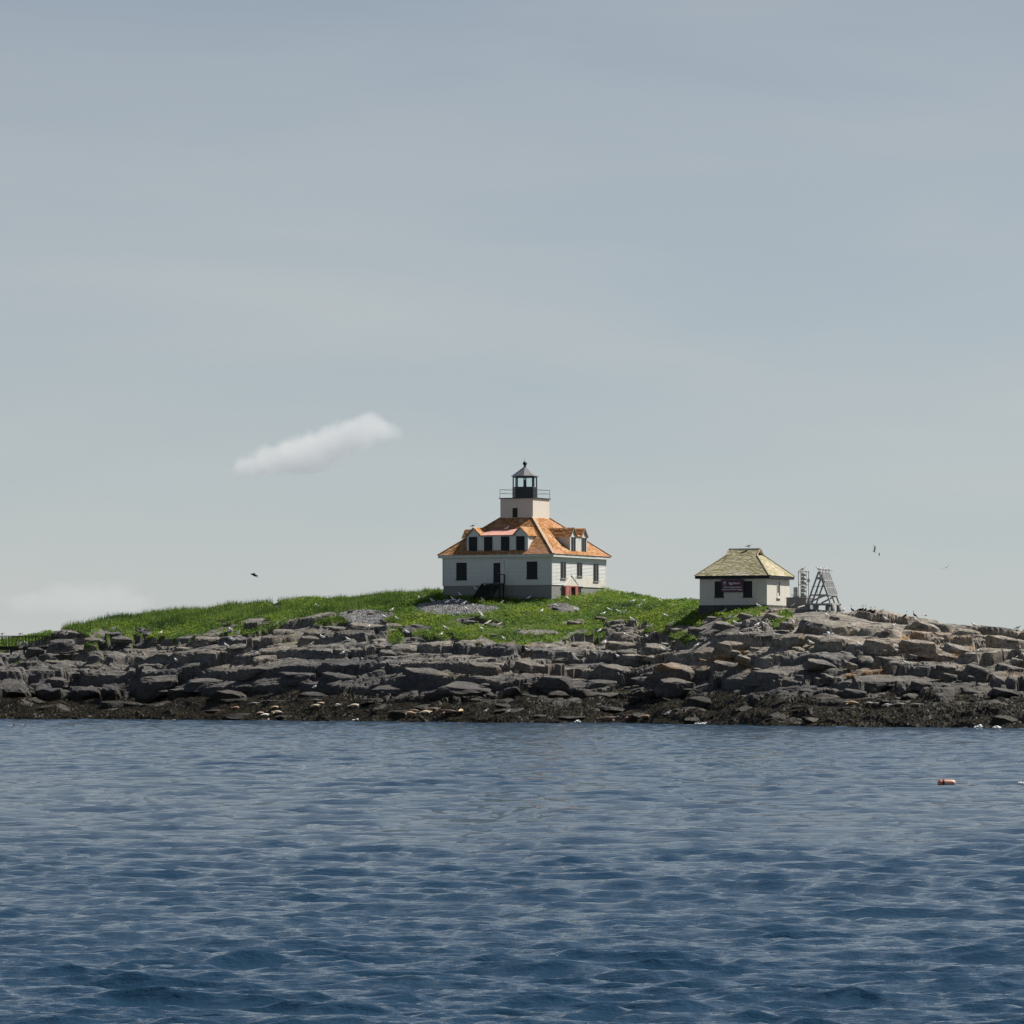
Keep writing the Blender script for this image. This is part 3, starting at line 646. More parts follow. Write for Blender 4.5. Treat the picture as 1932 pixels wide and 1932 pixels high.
def dormer(rot, hw, gabs, ghw, wins, ww, style, midmat, yf=5.80, zb=15.9, ze=17.53, zp=18.30):
    pts = [(-hw, zb), (hw, zb), (hw, ze)]
    for g in sorted(gabs, reverse=True): pts += [(min(hw, g+ghw), ze), (g, zp-.05), (max(-hw, g-ghw), ze)]
    pts += [(-hw, ze)]
    cl = []
    for p in pts:
        if not cl or (abs(p[0]-cl[-1][0]) > .01 or abs(p[1]-cl[-1][1]) > .01): cl.append(p)
    d = MB().prism(cl, -yf, -2.4).build('dormer', M['white'], house); d.rotation_euler = (0, 0, rot)
    for sx in (-1, 1): MB().box(sx*hw-.07, sx*hw+.07, -yf-.03, -yf+.10, zb, ze-.02).build('corner_board', M['white'], d)
    for g in gabs:
        mb = MB()
        for s in (-1, 1):
            a = Vector((g, -yf-.16, zp)); b = Vector((g+s*(ghw+.13), -yf-.16, ze-.10)); a2, b2 = a.copy(), b.copy(); a2.y = b2.y = -2.7
            up = Vector((0,0,.05))
            mb.poly([a,b,b2,a2,a+up,b+up,b2+up,a2+up], [(0,1,2,3),(4,7,6,5),(0,4,5,1),(1,5,6,2),(2,6,7,3),(3,7,4,0)])
        mb.build('gable_roof', M['hipcap'], d)
        mb = MB()
        for s in (-1, 1):
            lo0, lo1 = (g+s*(ghw+.15), -yf-.17, ze-.06), (g+s*(ghw+.15), -2.7, ze-.06); hi0, hi1 = (g, -yf-.17, zp+.06), (g, -2.7, zp+.06)
            shingle_rows(mb, lo0, lo1, hi1, hi0, seed=int(g*10+s*3+50))
        tag(mb.build('shingles', M['shingle'], d), kind='stuff')
    a, b = gabs[0]+ghw-.25, gabs[-1]-ghw+.25
    MB().poly([(a,-yf-.10,ze+.0),(b,-yf-.10,ze+.0),(b,-3.0,zp-.06),(a,-3.0,zp-.06),(a,-yf-.10,ze+.06),(b,-yf-.10,ze+.06),(b,-3.0,zp),(a,-3.0,zp)],
              [(0,3,2,1),(4,5,6,7),(0,1,5,4),(1,2,6,5),(2,3,7,6),(3,0,4,7)]).build('middle_roof', midmat, d)
    for x in wins:
        fr = MB().box(x-ww/2-.07, x+ww/2+.07, -yf-.06, -yf+.02, zb+.10, ze-.03)
        fr = MB().box(x-ww/2-.07, x+ww/2+.07, -yf-.045, -yf+.02, zb+.12, ze-.03)
        if style == 'board': fr.box(x-ww/2, x+ww/2, -yf-.075, -yf-.046, zb+.17, ze-.09, 1)
        else: fr.box(x-ww/2, x-.06, -yf-.075, -yf-.046, zb+.17, ze-.09, 1).box(x+.06, x+ww/2, -yf-.075, -yf-.046, zb+.17, ze-.09, 1)
        fr.build('window', [M['white'], M['black']], d)
    return d
dormer(0, 3.24, [-2.55, 2.50], .76, [-2.62, -.97, .86, 2.50], .90, 'board', M['pink'])
dormer(math.pi/2, 1.76, [-1.16, 1.16], .60, [-1.16, 1.16], .86, 'pair', M['shingle'])
dormer(-math.pi/2, 1.76, [-1.16, 1.16], .60, [-1.16, 1.16], .86, 'pair', M['shingle'])

# ---- low square building with the sign
T2 = R(22); SW = 3.165
u2 = Vector((math.cos(T2), -math.sin(T2), 0)); v2 = Vector((math.sin(T2), math.cos(T2), 0))
sc = Vector((22.62, 395.0, 0))-u2*SW+v2*SW
shed = tag(empty('signal_building', (sc.x, sc.y, 10.25), -T2), 'low whitewashed square building with mossy hipped roof and sign', 'building')
def sz(z): return z-10.25
MB().box(-SW-.06, SW+.06, -SW-.06, SW+.06, sz(9.0), sz(10.30)).build('foundation', M['dark_stone'], shed)
MB().box(-SW, SW, -SW, SW, sz(10.30), sz(12.64)).build('wall', M['shed_wall'], shed)
SE = 3.50
MB().box(-SE, SE, -SE, SE, sz(12.66), sz(12.90)).build('fascia', M['black'], shed)
g, gy, z0, z1, z2 = 1.47, .836, sz(12.91), sz(14.78), sz(15.36)
E3 = SE+.03
vs = [(-E3,-E3,z0),(E3,-E3,z0),(E3,E3,z0),(-E3,E3,z0),(g,-gy,z1),(g,gy,z1),(-g,gy,z1),(-g,-gy,z1),(g,0,z2),(-g,0,z2),(g-.3,-gy,z1),(g-.3,gy,z1),(g-.3,0,z2),(-g+.3,-gy,z1),(-g+.3,gy,z1),(-g+.3,0,z2)]
roof2 = MB().poly(vs, [(0,1,4,8,9,7),(2,3,6,9,8,5),(1,2,5,4),(3,0,7,6),(0,3,2,1),(4,5,11,10),(6,7,13,14)]).build('roof', M['shingle_shed'], shed)
MB().poly([vs[i] for i in (10,11,12)], [(0,1,2)]).build('gablet', M['black'], roof2); MB().poly([vs[i] for i in (13,14,15)], [(0,1,2)]).build('gablet', M['black'], roof2)
for k, quads in enumerate([[((-E3,-E3,z0),(E3,-E3,z0),(g,-gy,z1),(-g,-gy,z1)), ((-g,-gy,z1),(g,-gy,z1),(g,0,z2),(-g,0,z2))], [((E3,-E3,z0),(E3,E3,z0),(g,gy,z1),(g,-gy,z1))],
                           [((E3,E3,z0),(-E3,E3,z0),(-g,gy,z1),(g,gy,z1)), ((g,gy,z1),(-g,gy,z1),(-g,0,z2),(g,0,z2))], [((-E3,E3,z0),(-E3,-E3,z0),(-g,-gy,z1),(-g,gy,z1))]]):
    mb = MB()
    for q in quads: shingle_rows(mb, *q, ex=.15, seed=70+k, lift=.034)
    tag(mb.build('shingles', M['shingle_shed'], roof2), kind='stuff')
for sx in (-1, 1):
    for sy in (-1, 1):
        MB().bar((sx*E3, sy*E3, z0+.04), (sx*g, sy*gy, z1+.05), .16, .05).build('hip_board', M['shed_cap'], roof2)
        MB().bar((sx*g, sy*gy, z1+.05), (sx*g, 0, z2+.05), .12, .06).build('rake_board', M['shed_cap'], roof2)
MB().bar((-g, 0, z2+.05), (g, 0, z2+.05), .16, .05).build('ridge_board', M['shed_cap'], roof2)
for x in (-1.32, 1.36):
    fr = MB().box(x-.42, x+.42, -SW-.03, -SW+.02, sz(11.02), sz(12.42)).build('window', M['dark_wood'], shed)
    MB().box(x-.38, x+.38, -SW-.05, -SW-.031, sz(11.06), sz(12.38)).build('shutter', M['black'], fr)
    MB().box(x-.47, x+.47, -SW-.10, -SW+.0, sz(10.94), sz(11.018)).build('sill', M['dark_stone'], fr)
fr = MB().box(SW-.02, SW+.03, -.42, .42, sz(11.0), sz(12.42)).build('window', M['shed_wall'], shed)
MB().box(SW+.031, SW+.05, -.30, -.03, sz(11.45), sz(12.12)).build('shutter', M['shutter'], fr)
MB().box(SW+.031, SW+.05, .10, .32, sz(11.18), sz(12.38)).build('shutter', M['shutter'], fr)
MB().box(SW+.0, SW+.12, -.5, .5, sz(10.90), sz(10.998)).build('sill', M['shed_wall'], fr)

sp = sc-v2*(SW+.16)
sign = tag(empty('refuge_sign', (sp.x, sp.y, 11.46), -T2), 'maroon sign with white lettering between the dark windows of low building', 'sign')
MB().box(-1.08, 1.03, -.02, .02, 0, 1.11).build('board', M['sign'], sign)
for x in (-.75, .7): MB().box(x-.05, x+.05, .02, .16, .1, 1.0).build('batten', M['dark_wood'], sign)
def text(s, x, z, h, w, name='lettering'):
    cu = bpy.data.curves.new('t', 'FONT'); cu.body = s; cu.align_x = 'CENTER'; cu.extrude = .002; cu.offset = .012
    o = bpy.data.objects.new('t', cu); C.objects.link(o); bpy.context.view_layer.update()
    me = bpy.data.meshes.new_from_object(o.evaluated_get(bpy.context.evaluated_depsgraph_get())); bpy.data.objects.remove(o)
    co = np.empty(len(me.vertices)*3, np.float32); me.vertices.foreach_get('co', co); co = co.reshape(-1, 3)
    x0, x1 = co[:,0].min(), co[:,0].max(); k = w/(x1-x0); out = np.stack([(co[:,0]-(x0+x1)/2)*k+x, -co[:,2]*2-.027, co[:,1]*h+z], -1)
    me.vertices.foreach_set('co', out.astype(np.float32).ravel()); me.materials.clear(); me.materials.append(M['sign_white']); me.name = name
    return link(name, me, sign)
text('Egg Rock', .17, .70, .25, 1.02); text('Maine Coastal Islands', .02, .385, .165, 1.66); text('National Wildlife Refuge', -.02, .17, .165, 1.82)
shd = [(-.90,.98),(-.60,.98),(-.60,.74),(-.64,.66),(-.75,.58),(-.86,.66),(-.90,.74)]
em = MB().prism(shd, -.028, -.019).build('emblem', M['sign_grey'], sign)
MB().prism([(-.86,.84),(-.80,.90),(-.74,.86),(-.66,.93),(-.64,.90),(-.72,.82),(-.80,.84)], -.034, -.0285).build('emblem_bird', M['sign_white'], em)
MB().prism([(-.86,.76),(-.64,.76),(-.68,.68),(-.75,.625),(-.82,.68)], -.034, -.0285).build('emblem_water', M['sign'], em)
MB().prism([(-.83,.735),(-.70,.745),(-.66,.72),(-.76,.70)], -.038, -.0345).build('emblem_fish', M['sign_white'], em)

# ---- concrete block with the caged foghorn stack and the tank
bp = P(1483.5, 1140, 397.0)
blk = tag(empty('concrete_plinth', (bp.x, bp.y, 9.3), -T2), 'squat concrete plinth between the low building and solar rack', 'plinth')
MB().box(0, 1.85, 0, 2.0, 0, 1.70).build('block', M['concrete'], blk); MB().box(-.04, 1.89, -.04, 2.04, 1.60, 1.66).build('rim', M['concrete'], blk)
zt = 11.0
cg = bp+u2*1.38+v2*.7
cage = tag(empty('foghorn_cage', (cg.x, cg.y, zt), -T2), 'tall thin steel cage round a stack of white drums', 'foghorn')
for i, (x, y) in enumerate([(-.36,-.36),(.36,-.36),(.36,.36),(-.36,.36)]):
    MB().tube((x,y,0), (x,y,2.36+(.2 if i == 3 else 0)), .026, n=6).build('upright', M['iron'], cage)
for z in (.06, 1.12, 2.28):
    for a, b in (((-.36,-.36),(.36,-.36)),((.36,-.36),(.36,.36)),((.36,.36),(-.36,.36)),((-.36,.36),(-.36,-.36))):
        MB().tube((*a, z), (*b, z), .024, n=6).build('ring_bar', M['iron'], cage)
for a, b in (((-.36,-.36,1.12),(.36,-.36,2.28)),((.36,-.36,1.12),(-.36,-.36,2.28)),((-.36,-.36,.06),(.36,-.36,1.12))): MB().tube(a, b, .008, n=5).build('brace_wire', M['iron'], cage)
for k, (z0, z1) in enumerate([(.06,.42),(.46,.80),(.84,1.04),(1.18,1.5),(1.54,1.86),(1.90,2.2)]):
    d = MB().lathe([(.17,z0),(.21,z0+.03),(.21,z1-.05),(.16,z1)], 14).build('drum', M['tank'], cage, True)
    MB().lathe([(.215,z0+.06),(.215,z0+.10)], 14).build('band', M['iron'], d)
MB().box(.38, .60, -.10, .14, 1.35, 1.66).build('control_box', M['galv'], cage)
tp = bp+u2*.72+v2*.45
tank = tag(empty('white_tank', (tp.x, tp.y, zt), -T2), 'small stained white tank standing beside the foghorn cage', 'tank')
MB().lathe([(.17,.12),(.19,.16),(.19,.86),(.12,.92)], 14).build('shell', M['tank'], tank, True); MB().lathe([(.26,0),(.26,.12)], 10).build('base_flange', M['galv'], tank)
MB().tube((-.2,0,.22), (-.42,0,.22), .03).build('pipe', M['galv'], tank); MB().lathe([(.2,.56),(.205,.60)], 14).build('band', M['iron'], tank)

# ---- A-frame rack with solar panels
ap = P(1545, 1138, 390.0)
rack = tag(empty('solar_rack', (ap.x, ap.y, 10.36), -T2), 'weathered grey wooden A-frame rack carrying tilted solar panels', 'solar rack')
B, Hh, L = 1.05, 2.72, 2.5
for y in (0.0, 1.25, L):
    for s in (-1, 1): MB().bar((s*B,y,0), (s*.03,y,Hh), .10, .13).build('leg', M['grey_wood'], rack)
    if y != 1.25: MB().bar((-.78,y-.08,.70), (.78,y-.08,.70), .04, .14).build('tie_beam', M['grey_wood'], rack)
    MB().bar((-.28,y-.07,2.18), (.28,y-.07,2.18), .04, .22).build('gusset', M['grey_wood'], rack)
MB().bar((0,-.1,Hh), (0,L+.1,Hh), .13, .12).build('ridge_beam', M['grey_wood'], rack)
for s in (-1, 1): MB().bar((s*B,-.25,-.07), (s*B,L+.25,-.07), .16, .15).build('base_beam', M['grey_wood'], rack)
for y in (0, L): MB().bar((-B-.2,y,-.09), (B+.2,y,-.09), .16, .15).build('base_beam', M['grey_wood'], rack)
MB().bar((-.95,-.05,.06), (.62,-.05,.68), .05, .14).build('brace', M['grey_wood'], rack)
MB().bar((-.6,L,.04), (.70,L,.66), .05, .14).build('brace', M['grey_wood'], rack)
MB().bar((-.75,.2,1.45), (.5,.2,1.45), .03, .04).build('conduit', M['iron'], rack); MB().bar((-.2,.2,.7), (-.2,.2,1.45), .03, .03).build('conduit', M['iron'], rack)
sl = Vector((B, 0, -Hh)).normalized(); nn = Vector((Hh, 0, B)).normalized()
for c in range(4):
    for a, b in ((.08, .78), (.84, 1.48), (1.50, 2.14)):
        y0, y1 = .06+c*.61, .06+c*.61+.52
        q = [Vector((.10,0,Hh))+sl*d+Vector((0,y,0))+nn*.06 for d, y in ((a,y0),(b,y0),(b,y1),(a,y1))]
        pn = MB().poly(q+[k+nn*.035 for k in q], [(0,3,2,1),(4,5,6,7),(0,1,5,4),(1,2,6,5),(2,3,7,6),(3,0,4,7)]).build('solar_panel', M['panel'], rack)
        fr = MB()
        for i in range(4): fr.bar(q[i]+nn*.03, q[(i+1)%4]+nn*.03, .035, .05, up=nn)
        fr.build('panel_frame', M['galv'], pn)
for d in (.04, .81, 2.2): MB().bar(Vector((.10,-.05,Hh))+sl*d+nn*.05, Vector((.10,L+.05,Hh))+sl*d+nn*.05, .06, .06).build('panel_rail', M['grey_wood'], rack)
for x, y in ((-B,0),(-.3,0),(B-.25,.1),(B+.05,.5),(B,L),(-B,L)):
    MB().lathe([(.25,-1.3),(.23,-.17)], 12, cx=x, cy=y).build('pier', M['concrete'], rack, True)

# ---- railed walkway at the far left
wa, wb = P(-60, 1219, 442.0), P(92, 1217.5, 442.0); wlen = (wb-wa).length
walk = tag(empty('railed_walkway', wa), 'dark railed timber walkway running behind the rocks at far left', 'walkway')
MB().bar((0,0,-.1), (wlen,0,-.1), 1.2, .16).build('deck', M['dark_wood'], walk)
MB().bar((0,-.58,-.25), (wlen,-.58,-.25), .1, .3).build('side_beam', M['dark_wood'], walk)
for yy in (-.56, .56):
    for z, h in ((.98, .07), (.86, .04)): MB().bar((0,yy,z), (wlen,yy,z+.03), .07, h).build('rail', M['dark_wood'], walk)
nb = int(wlen/.33)
bal = MB().box(-.03, .03, -.03, .03, 0, .95).mesh('baluster', M['dark_wood'])
for yy in (-.56, .56):
    for i in range(nb): link('baluster', bal, walk, (.1+i*.33, yy, 0)).rotation_euler = (0, random.uniform(-.03, .03), 0)
for i in (10, 15, 20): MB().bar((.1+i*.33,-.57,.9), (.1+(i+(-1 if i == 15 else 1))*.33,-.75,.0), .05, .05).build('brace', M['dark_wood'], walk)
for i in range(7): MB().tube((.4+i*1.3,-.4,-4), (.4+i*1.3,-.4,-.1), .09).build('pile', M['dark_wood'], walk)

bpy.context.view_layer.update()

# ------------------------------------------------------------------ plants
def scatter(weight, n):
    w = weight[:-1,:-1].ravel().copy(); ar = (np.gradient(Xg, axis=1)[:-1,:-1]*np.gradient(Dg, axis=0)[:-1,:-1]).ravel(); w = w*ar
    w[w < 0] = 0; k = rng.choice(len(w), n, p=w/w.sum()); j, i = np.divmod(k, NX-1); a, b = rng.random(n), rng.random(n)
    def bil(A): return A[j,i]*(1-a)*(1-b)+A[j,i+1]*a*(1-b)+A[j+1,i]*(1-a)*b+A[j+1,i+1]*a*b
    return bil(Xg), bil(Dg), bil(Hg)
pxg = CX+FPX*Xg/Dg; pyg = HOR-(Hg-CAMZ)*FPX/Dg
# not inside the buildings
def inside(o, hw):
    dx, dy = Xg-o.location.x, Dg-o.location.y; a = -o.rotation_euler.z; return (np.abs(dx*math.cos(a)-dy*math.sin(a)) < hw) & (np.abs(dx*math.sin(a)+dy*math.cos(a)) < hw)
free = 1.0-(inside(house, 6.0) | inside(shed, 3.3))
vis = np.zeros_like(Xg); vis[:NY+4] = 1
vegw = np.clip((Gg-.35)/.3, 0, 1)*free*vis*((pxg > -160) & (pxg < 2100))
def leaves(name, W, n, size, upright, mat, label, bush=None):
    x, y, z = scatter(W, n); r = rng
    sz = size[0]+(size[1]-size[0])*r.random(n)**1.5
    hum = vnoise(x*.8, y*.8, 61); sz = sz*(.65+.8*hum)
    if bush is not None: sz = sz*(1+bush(x, y))
    a = r.random(n)*2*np.pi; tl = upright*r.normal(0, 1, n); 
    d = np.stack([np.cos(a), np.sin(a), np.zeros(n)], -1); sd = np.stack([-np.sin(a), np.cos(a), np.zeros(n)], -1)
    base = np.stack([x, y, z-.03], -1)
    tip = base+d*(tl*sz)[:,None]+np.stack([np.zeros(n), np.zeros(n), sz], -1)
    return base, tip, sd, sz
def blades(name, W, n, size, lean, width, mat, label, bush=None):
    b, tip, sd, sz = leaves(name, W, n, size, lean, mat, label, bush)
    wv = sd*(width*(.6+.8*rng.random(n)))[:,None]
    V = np.stack([b-wv, b+wv, tip], 1).reshape(-1, 3); F = np.arange(3*n).reshape(-1, 3)
    return tag(link(name, big_mesh(name, V, F, mat)), label, 'plants', kind='stuff')
def leafy(name, W, n, size, hmax, mat, label, bush=None):
    """small leaf quads held at random heights, so that the cover has depth and a broken surface"""
    x, y, z = scatter(W, n); hum = np.clip(vnoise(x*.75, y*.75, 61)*.6+vnoise(x*2.2, y*2.2, 62)*.5, 0, 1.1)
    hh = hmax*(.15+hum)*(1 if bush is None else 1+bush(x, y))
    zz = z-.04+hh*rng.random(n)**.6; s = size*(.6+.8*rng.random(n))
    nrm = rng.normal(0, .75, (n, 3)); nrm[:,2] = np.abs(nrm[:,2])+.55; nrm /= np.linalg.norm(nrm, axis=1)[:,None]
    a = np.cross(nrm, rng.normal(0, 1, (n, 3))); a /= np.linalg.norm(a, axis=1)[:,None]; b = np.cross(nrm, a)
    c = np.stack([x, y, zz], -1); a = a*s[:,None]; b = b*(s*.55)[:,None]
    V = np.stack([c-a, c-b*.9, c+a, c+b], 1).reshape(-1, 3); F = np.arange(4*n).reshape(-1, 4)
    return tag(link(name, big_mesh(name, V, F, mat)), label, 'plants', kind='stuff')
def bush(x, y):
    px = CX+FPX*x/y; return 1.6*np.exp(-((px-1136)/16)**2)*(np.abs(y-431) < 8)+1.0*np.exp(-((px-745)/14)**2)*(y < 415)+.8*np.exp(-((px-590)/35)**2)*(y > 430)
leafy('leafy_ground_cover', vegw*np.clip(1.2-np.clip((vnoise(Xg*.2, Dg*.2, 66)-.62)*6, 0, .9), 0, 1), 190000, .085, .42, M['weed'], 'bright green leafy ground cover on the slope below the house', bush)
tall = vegw*np.clip((pyg*0+1)*np.where((pxg > 110) & (pxg < 760), np.clip((1188-pyg)/14, 0, 1), 0), 0, 1)*np.clip((vnoise(Xg*.12, Dg*.12, 67)-.25)*4, .08, 1)
tall = np.maximum(tall, vegw*np.where((pxg > 100) & (pxg < 830) & (Dg > np.interp(pxg, pxs, CDIS[5])-10), 1.0, 0))
blades('tall_grass', tall, 60000, (.25, .75), .28, .028, M['grass'], 'tall fine grass along the left crest of the island')
# rockweed hanging over the tidal rocks
kz = np.clip((2.3+3.4*(fbm(Xg*.4, Dg*.4, 81, 4)-.5)-Hg)/.5, 0, 1)*(Hg > -.15)*(Dg < np.interp(pxg, pxs, CDIS[2]))*((pxg > -120) & (pxg < 2060))
x, y, z = scatter(kz, 70000); nk = len(x)
dx = rng.normal(0, .13, nk); dyk = -.05-.16*rng.random(nk)
zt2 = z-.05-.20*rng.random(nk); s = .035+.05*rng.random(nk)
V = np.stack([np.stack([x-s, y-.03, z+.09], -1), np.stack([x+s, y-.03, z+.09], -1), np.stack([x+dx+s*.7, y+dyk-.03, zt2+.03], -1), np.stack([x+dx-s*.7, y+dyk-.03, zt2+.03], -1)], 1).reshape(-1, 3)
tag(link('rockweed', big_mesh('rockweed', V, np.arange(4*nk).reshape(-1, 4), M['kelp'])), 'dark brown rockweed draped over the tidal rocks', 'seaweed', kind='stuff')
# pebbles of the two gravel patches
x, y, z = scatter(np.clip((GRg-.4)/.2, 0, 1)*vis, 9000); npb = len(x)
q = np.array([(1,0,0),(0,1,0),(-1,0,0),(0,-1,0),(0,0,1)], float); fq = np.array([(0,1,4),(1,2,4),(2,3,4),(3,0,4)])
s = .06+.10*rng.random(npb)**2
ro = rng.random(npb)*6.28; cs, sn = np.cos(ro), np.sin(ro)
Q = np.stack([(q[None,:,0]*cs[:,None]-q[None,:,1]*sn[:,None])*s[:,None]+x[:,None], (q[None,:,0]*sn[:,None]+q[None,:,1]*cs[:,None])*s[:,None]*.8+y[:,None], q[None,:,2]*(s*.8)[:,None]+z[:,None]-.01], -1)
F = (fq[None]+np.arange(npb)[:,None,None]*5).reshape(-1, 3)
pm = NT('pebbles'); rnd = pm.add('ShaderNodeNewGeometry').outputs['Random Per Island']
tag(link('gravel', big_mesh('gravel', Q.reshape(-1, 3), F, pm.done(pm.ramp(rnd, [(0, (.10,.10,.105)), (.6, (.22,.22,.22)), (1, (.42,.41,.40))]), .9, .2))), 'grey shingle of broken stones lying in the grass', 'gravel', kind='stuff')

# ------------------------------------------------------------------ birds, seals, floats
bpy.context.view_layer.update()
DG = bpy.context.evaluated_depsgraph_get()
PLANTS = {'leafy_ground_cover', 'tall_grass', 'rockweed', 'gravel'}
for nme in PLANTS: bpy.data.objects[nme].hide_viewport = True
bpy.context.view_layer.update(); DG = bpy.context.evaluated_depsgraph_get()
def hit(px, py):
    """where the line of sight through a photo pixel meets the ground, a rock or a roof; a foot on the skyline is looked for a little lower"""
    for k in range(30):
        d = (P(px, py+k*.5, 400)-Vector((0,0,CAMZ))).normalized()
        ok, loc, nor, i, o, m = scene.ray_cast(DG, Vector((0,0,CAMZ)), d)
        if ok and loc.y < 520: return loc
    return P(px, py, 400)
def water_z(x, y):
    ok, loc, nor, i, o, m = scene.ray_cast(DG, Vector((x, y, 4)), Vector((0, 0, -1))); return loc.z if ok else 0.0
def loft(rings, n=10, close=True):
    """rings: (x, z, ry, rz[, y])"""
    mb = MB(); vs = []
    for r in rings:
        x, z, ry, rz = r[:4]; y0 = r[4] if len(r) > 4 else 0
        vs += [(x, y0+ry*math.cos(2*math.pi*i/n), z+rz*math.sin(2*math.pi*i/n)) for i in range(n)]
    return vs, [[(j*n+i, j*n+(i+1)%n, (j+1)*n+(i+1)%n, (j+1)*n+i) for i in range(n)] for j in range(len(rings)-1)], n, len(rings)
def bird_body(rings, colour, name):
    vs, rows, n, m = loft(rings); mb = MB(); mb.v = vs
    for j, row in enumerate(rows):
        for i, f in enumerate(row): mb.f.append(f); mb.m.append(colour(j, (i+.5)/n*2*math.pi))
    mb.f += [tuple(range(n-1, -1, -1)), tuple(range((m-1)*n, m*n))]; mb.m += [colour(0, 1.57), colour(m-2, 1.57)]
    return mb.mesh(name, [M['gull_white'], M['gull_grey'], M['bird_black'], M['beak']], True)
GR = [(-.30,.125,.018,.007),(-.22,.150,.045,.020),(-.13,.175,.075,.052),(-.04,.195,.098,.085),(.05,.215,.098,.100),(.12,.245,.078,.088),(.155,.290,.052,.060),(.172,.335,.044,.046),(.195,.362,.044,.044),(.225,.360,.034,.034),(.243,.352,.016,.018),(.272,.346,.011,.014),(.296,.336,.004,.005)]
def gcol(j, a):
    up = math.sin(a)
    if j >= 10: return 3
    if j <= 0: return 2
    if j == 1: return 1 if up > .5 else 0
    if j <= 3 and up > .3: return 1
    return 0
gull_me = bird_body(GR, gcol, 'body')
leg_me = MB().tube((0,0,0), (.0,0,.135), .010, .012, 5).poly([(-.02,-.025,.004),(.05,-.03,.004),(.05,.03,.004),(-.02,.025,.004),(0,0,.02)], [(0,1,4),(1,2,4),(2,3,4),(3,0,4),(3,2,1,0)]).mesh('leg', M['leg_pink'])
def wing_mesh(name, span, chord, bend, tipm):
    st = [(0, 0, 1.0), (.28, .10, 1.05), (.55, bend, .85), (.80, bend*.8, .5), (1.0, bend*.55, .08)]; mb = MB(); vs = []
    for y, z, c in st: vs += [(chord*.5*c-(y*.10), y*span, z), (-chord*.5*c-(y*.12), y*span, z-.01), (-chord*.5*c-(y*.12), y*span, z-.022), (chord*.5*c-(y*.10), y*span, z-.03)]
    mb.v = vs
    for j in range(4):
        for i in range(4): mb.f.append((j*4+i, j*4+(i+1)%4, (j+1)*4+(i+1)%4, (j+1)*4+i)); mb.m.append(1 if j == 3 else 0)
    mb.f += [(0,1,2,3), (19,18,17,16)]; mb.m += [0, 1]
    return mb.mesh(name, tipm)
FR = [(-.27,.0,.055,.008),(-.18,.0,.045,.025),(-.06,.0,.075,.065),(.06,.01,.078,.072),(.15,.02,.052,.055),(.20,.035,.043,.043),(.245,.03,.03,.03),(.265,.025,.012,.014),(.31,.02,.004,.004)]
fly_me = bird_body(FR, lambda j, a: 3 if j >= 7 else (1 if (2 <= j <= 3 and math.sin(a) > .3) else 0), 'body')
dark_fly_me = bird_body(FR, lambda j, a: 2, 'body')
wing_me = wing_mesh('wing', .66, .19, .22, [M['gull_grey'], M['bird_black']]); dwing_me = wing_mesh('wing', .52, .15, .05, [M['bird_black'], M['bird_black']])
NOTED = []
def gull(px, py, region, face=None, sit=False, sc=None, label=None):
    p = hit(px, py); r = random.Random(int(px*7+py))
    f = face if face is not None else (r.choice([0, math.pi])+r.uniform(-.7, .7))
    g = empty('gull', p, f); s = sc or r.uniform(1.1, 1.3); g.scale = (s, s, s)
    b = link('body', gull_me, g)
    if sit: b.location.z = -.085
    else:
        for y in (-.035, .035): link('leg', leg_me, g, (.0, y, 0))
    b.rotation_euler = (0, r.uniform(-.10, .06), 0)
    if label: tag(g, label, 'gull')
    else: g['category'] = 'gull'; NOTED.append((region, px, g))
    return g
def flyer(px, py, D, face, pitch, roll, up=1.0, dark=False, label='', cat='gull'):
    o = tag(empty('dark_seabird' if dark else 'flying_gull', P(px, py, D)), label, cat); o.rotation_euler = (roll, pitch, face)
    link('body', dark_fly_me if dark else fly_me, o)
    for s in (1, -1):
        w = link('wing', dwing_me if dark else wing_me, o, (0, .03*s, .03)); w.scale = (1, s, up)
    return o
k3, k5, k6 = 860/3411, 880/3411, 871/3411; Y0 = 1940*.5664
z3 = lambda x, y: (x*k3, Y0+y*k3); z4 = lambda x, y: (475.8+x*k3, Y0+y*k3); z5 = lambda x, y: (951.55+x*k5, Y0+y*k5); z6 = lambda x, y: (1438.7+x*k6, Y0+y*k6)
def many(zf, pts, region, sit=False):
    for q in pts: gull(*zf(*q[:2]), region, sit=sit or len(q) > 2)
# left ledges
many(z3, [(800,296),(845,366),(500,404),(1062,370,1)], 'on the rocks at the left end of the crest')
many(z3, [(1198,398),(1728,373),(1778,398),(1745,447),(1697,492),(1320,602),(1908,557)], 'on the ledges below the tall grass at left')
many(z3, [(148,478),(195,473),(157,503)], 'on the pale slab in front of the railed walkway')
many(z4, [(555,133),(490,192)], 'in the tall grass of the left crest')
many(z4, [(180,328),(232,393),(548,384),(528,428),(437,484),(60,534),(20,554),(868,348),(675,548),(720,443),(470,803)], 'on the grey ledges left of centre')
many(z4, [(992,278),(1083,288),(1160,392),(1042,225),(1350,153)], 'on the slope between the shingle patch and the ledges')
many(z4, [(1258,136),(1280,123,1),(1560,111),(1733,111),(1728,151),(1505,145),(1537,158),(1460,163),(1580,178),(1605,215),(1860,175)], 'on or beside the grey shingle patch below the steps')
many(z4, [(1725,275),(1710,253),(1530,251),(1720,366),(1410,408),(1700,438),(1880,438),(1450,363)], 'on the green slope under the shingle patch')
many(z5, [(175,131),(380,188),(268,231),(463,133)], 'on the grass just below the foundation of white house')
many(z5, [(93,373),(172,511),(50,493),(255,463)], 'at the lower tip of the green slope')
many(z5, [(770,218),(720,248),(840,233),(980,193),(1015,153),(935,158),(530,213,1),(868,233,1),(1143,148,1)], 'on the green slope right of the house')
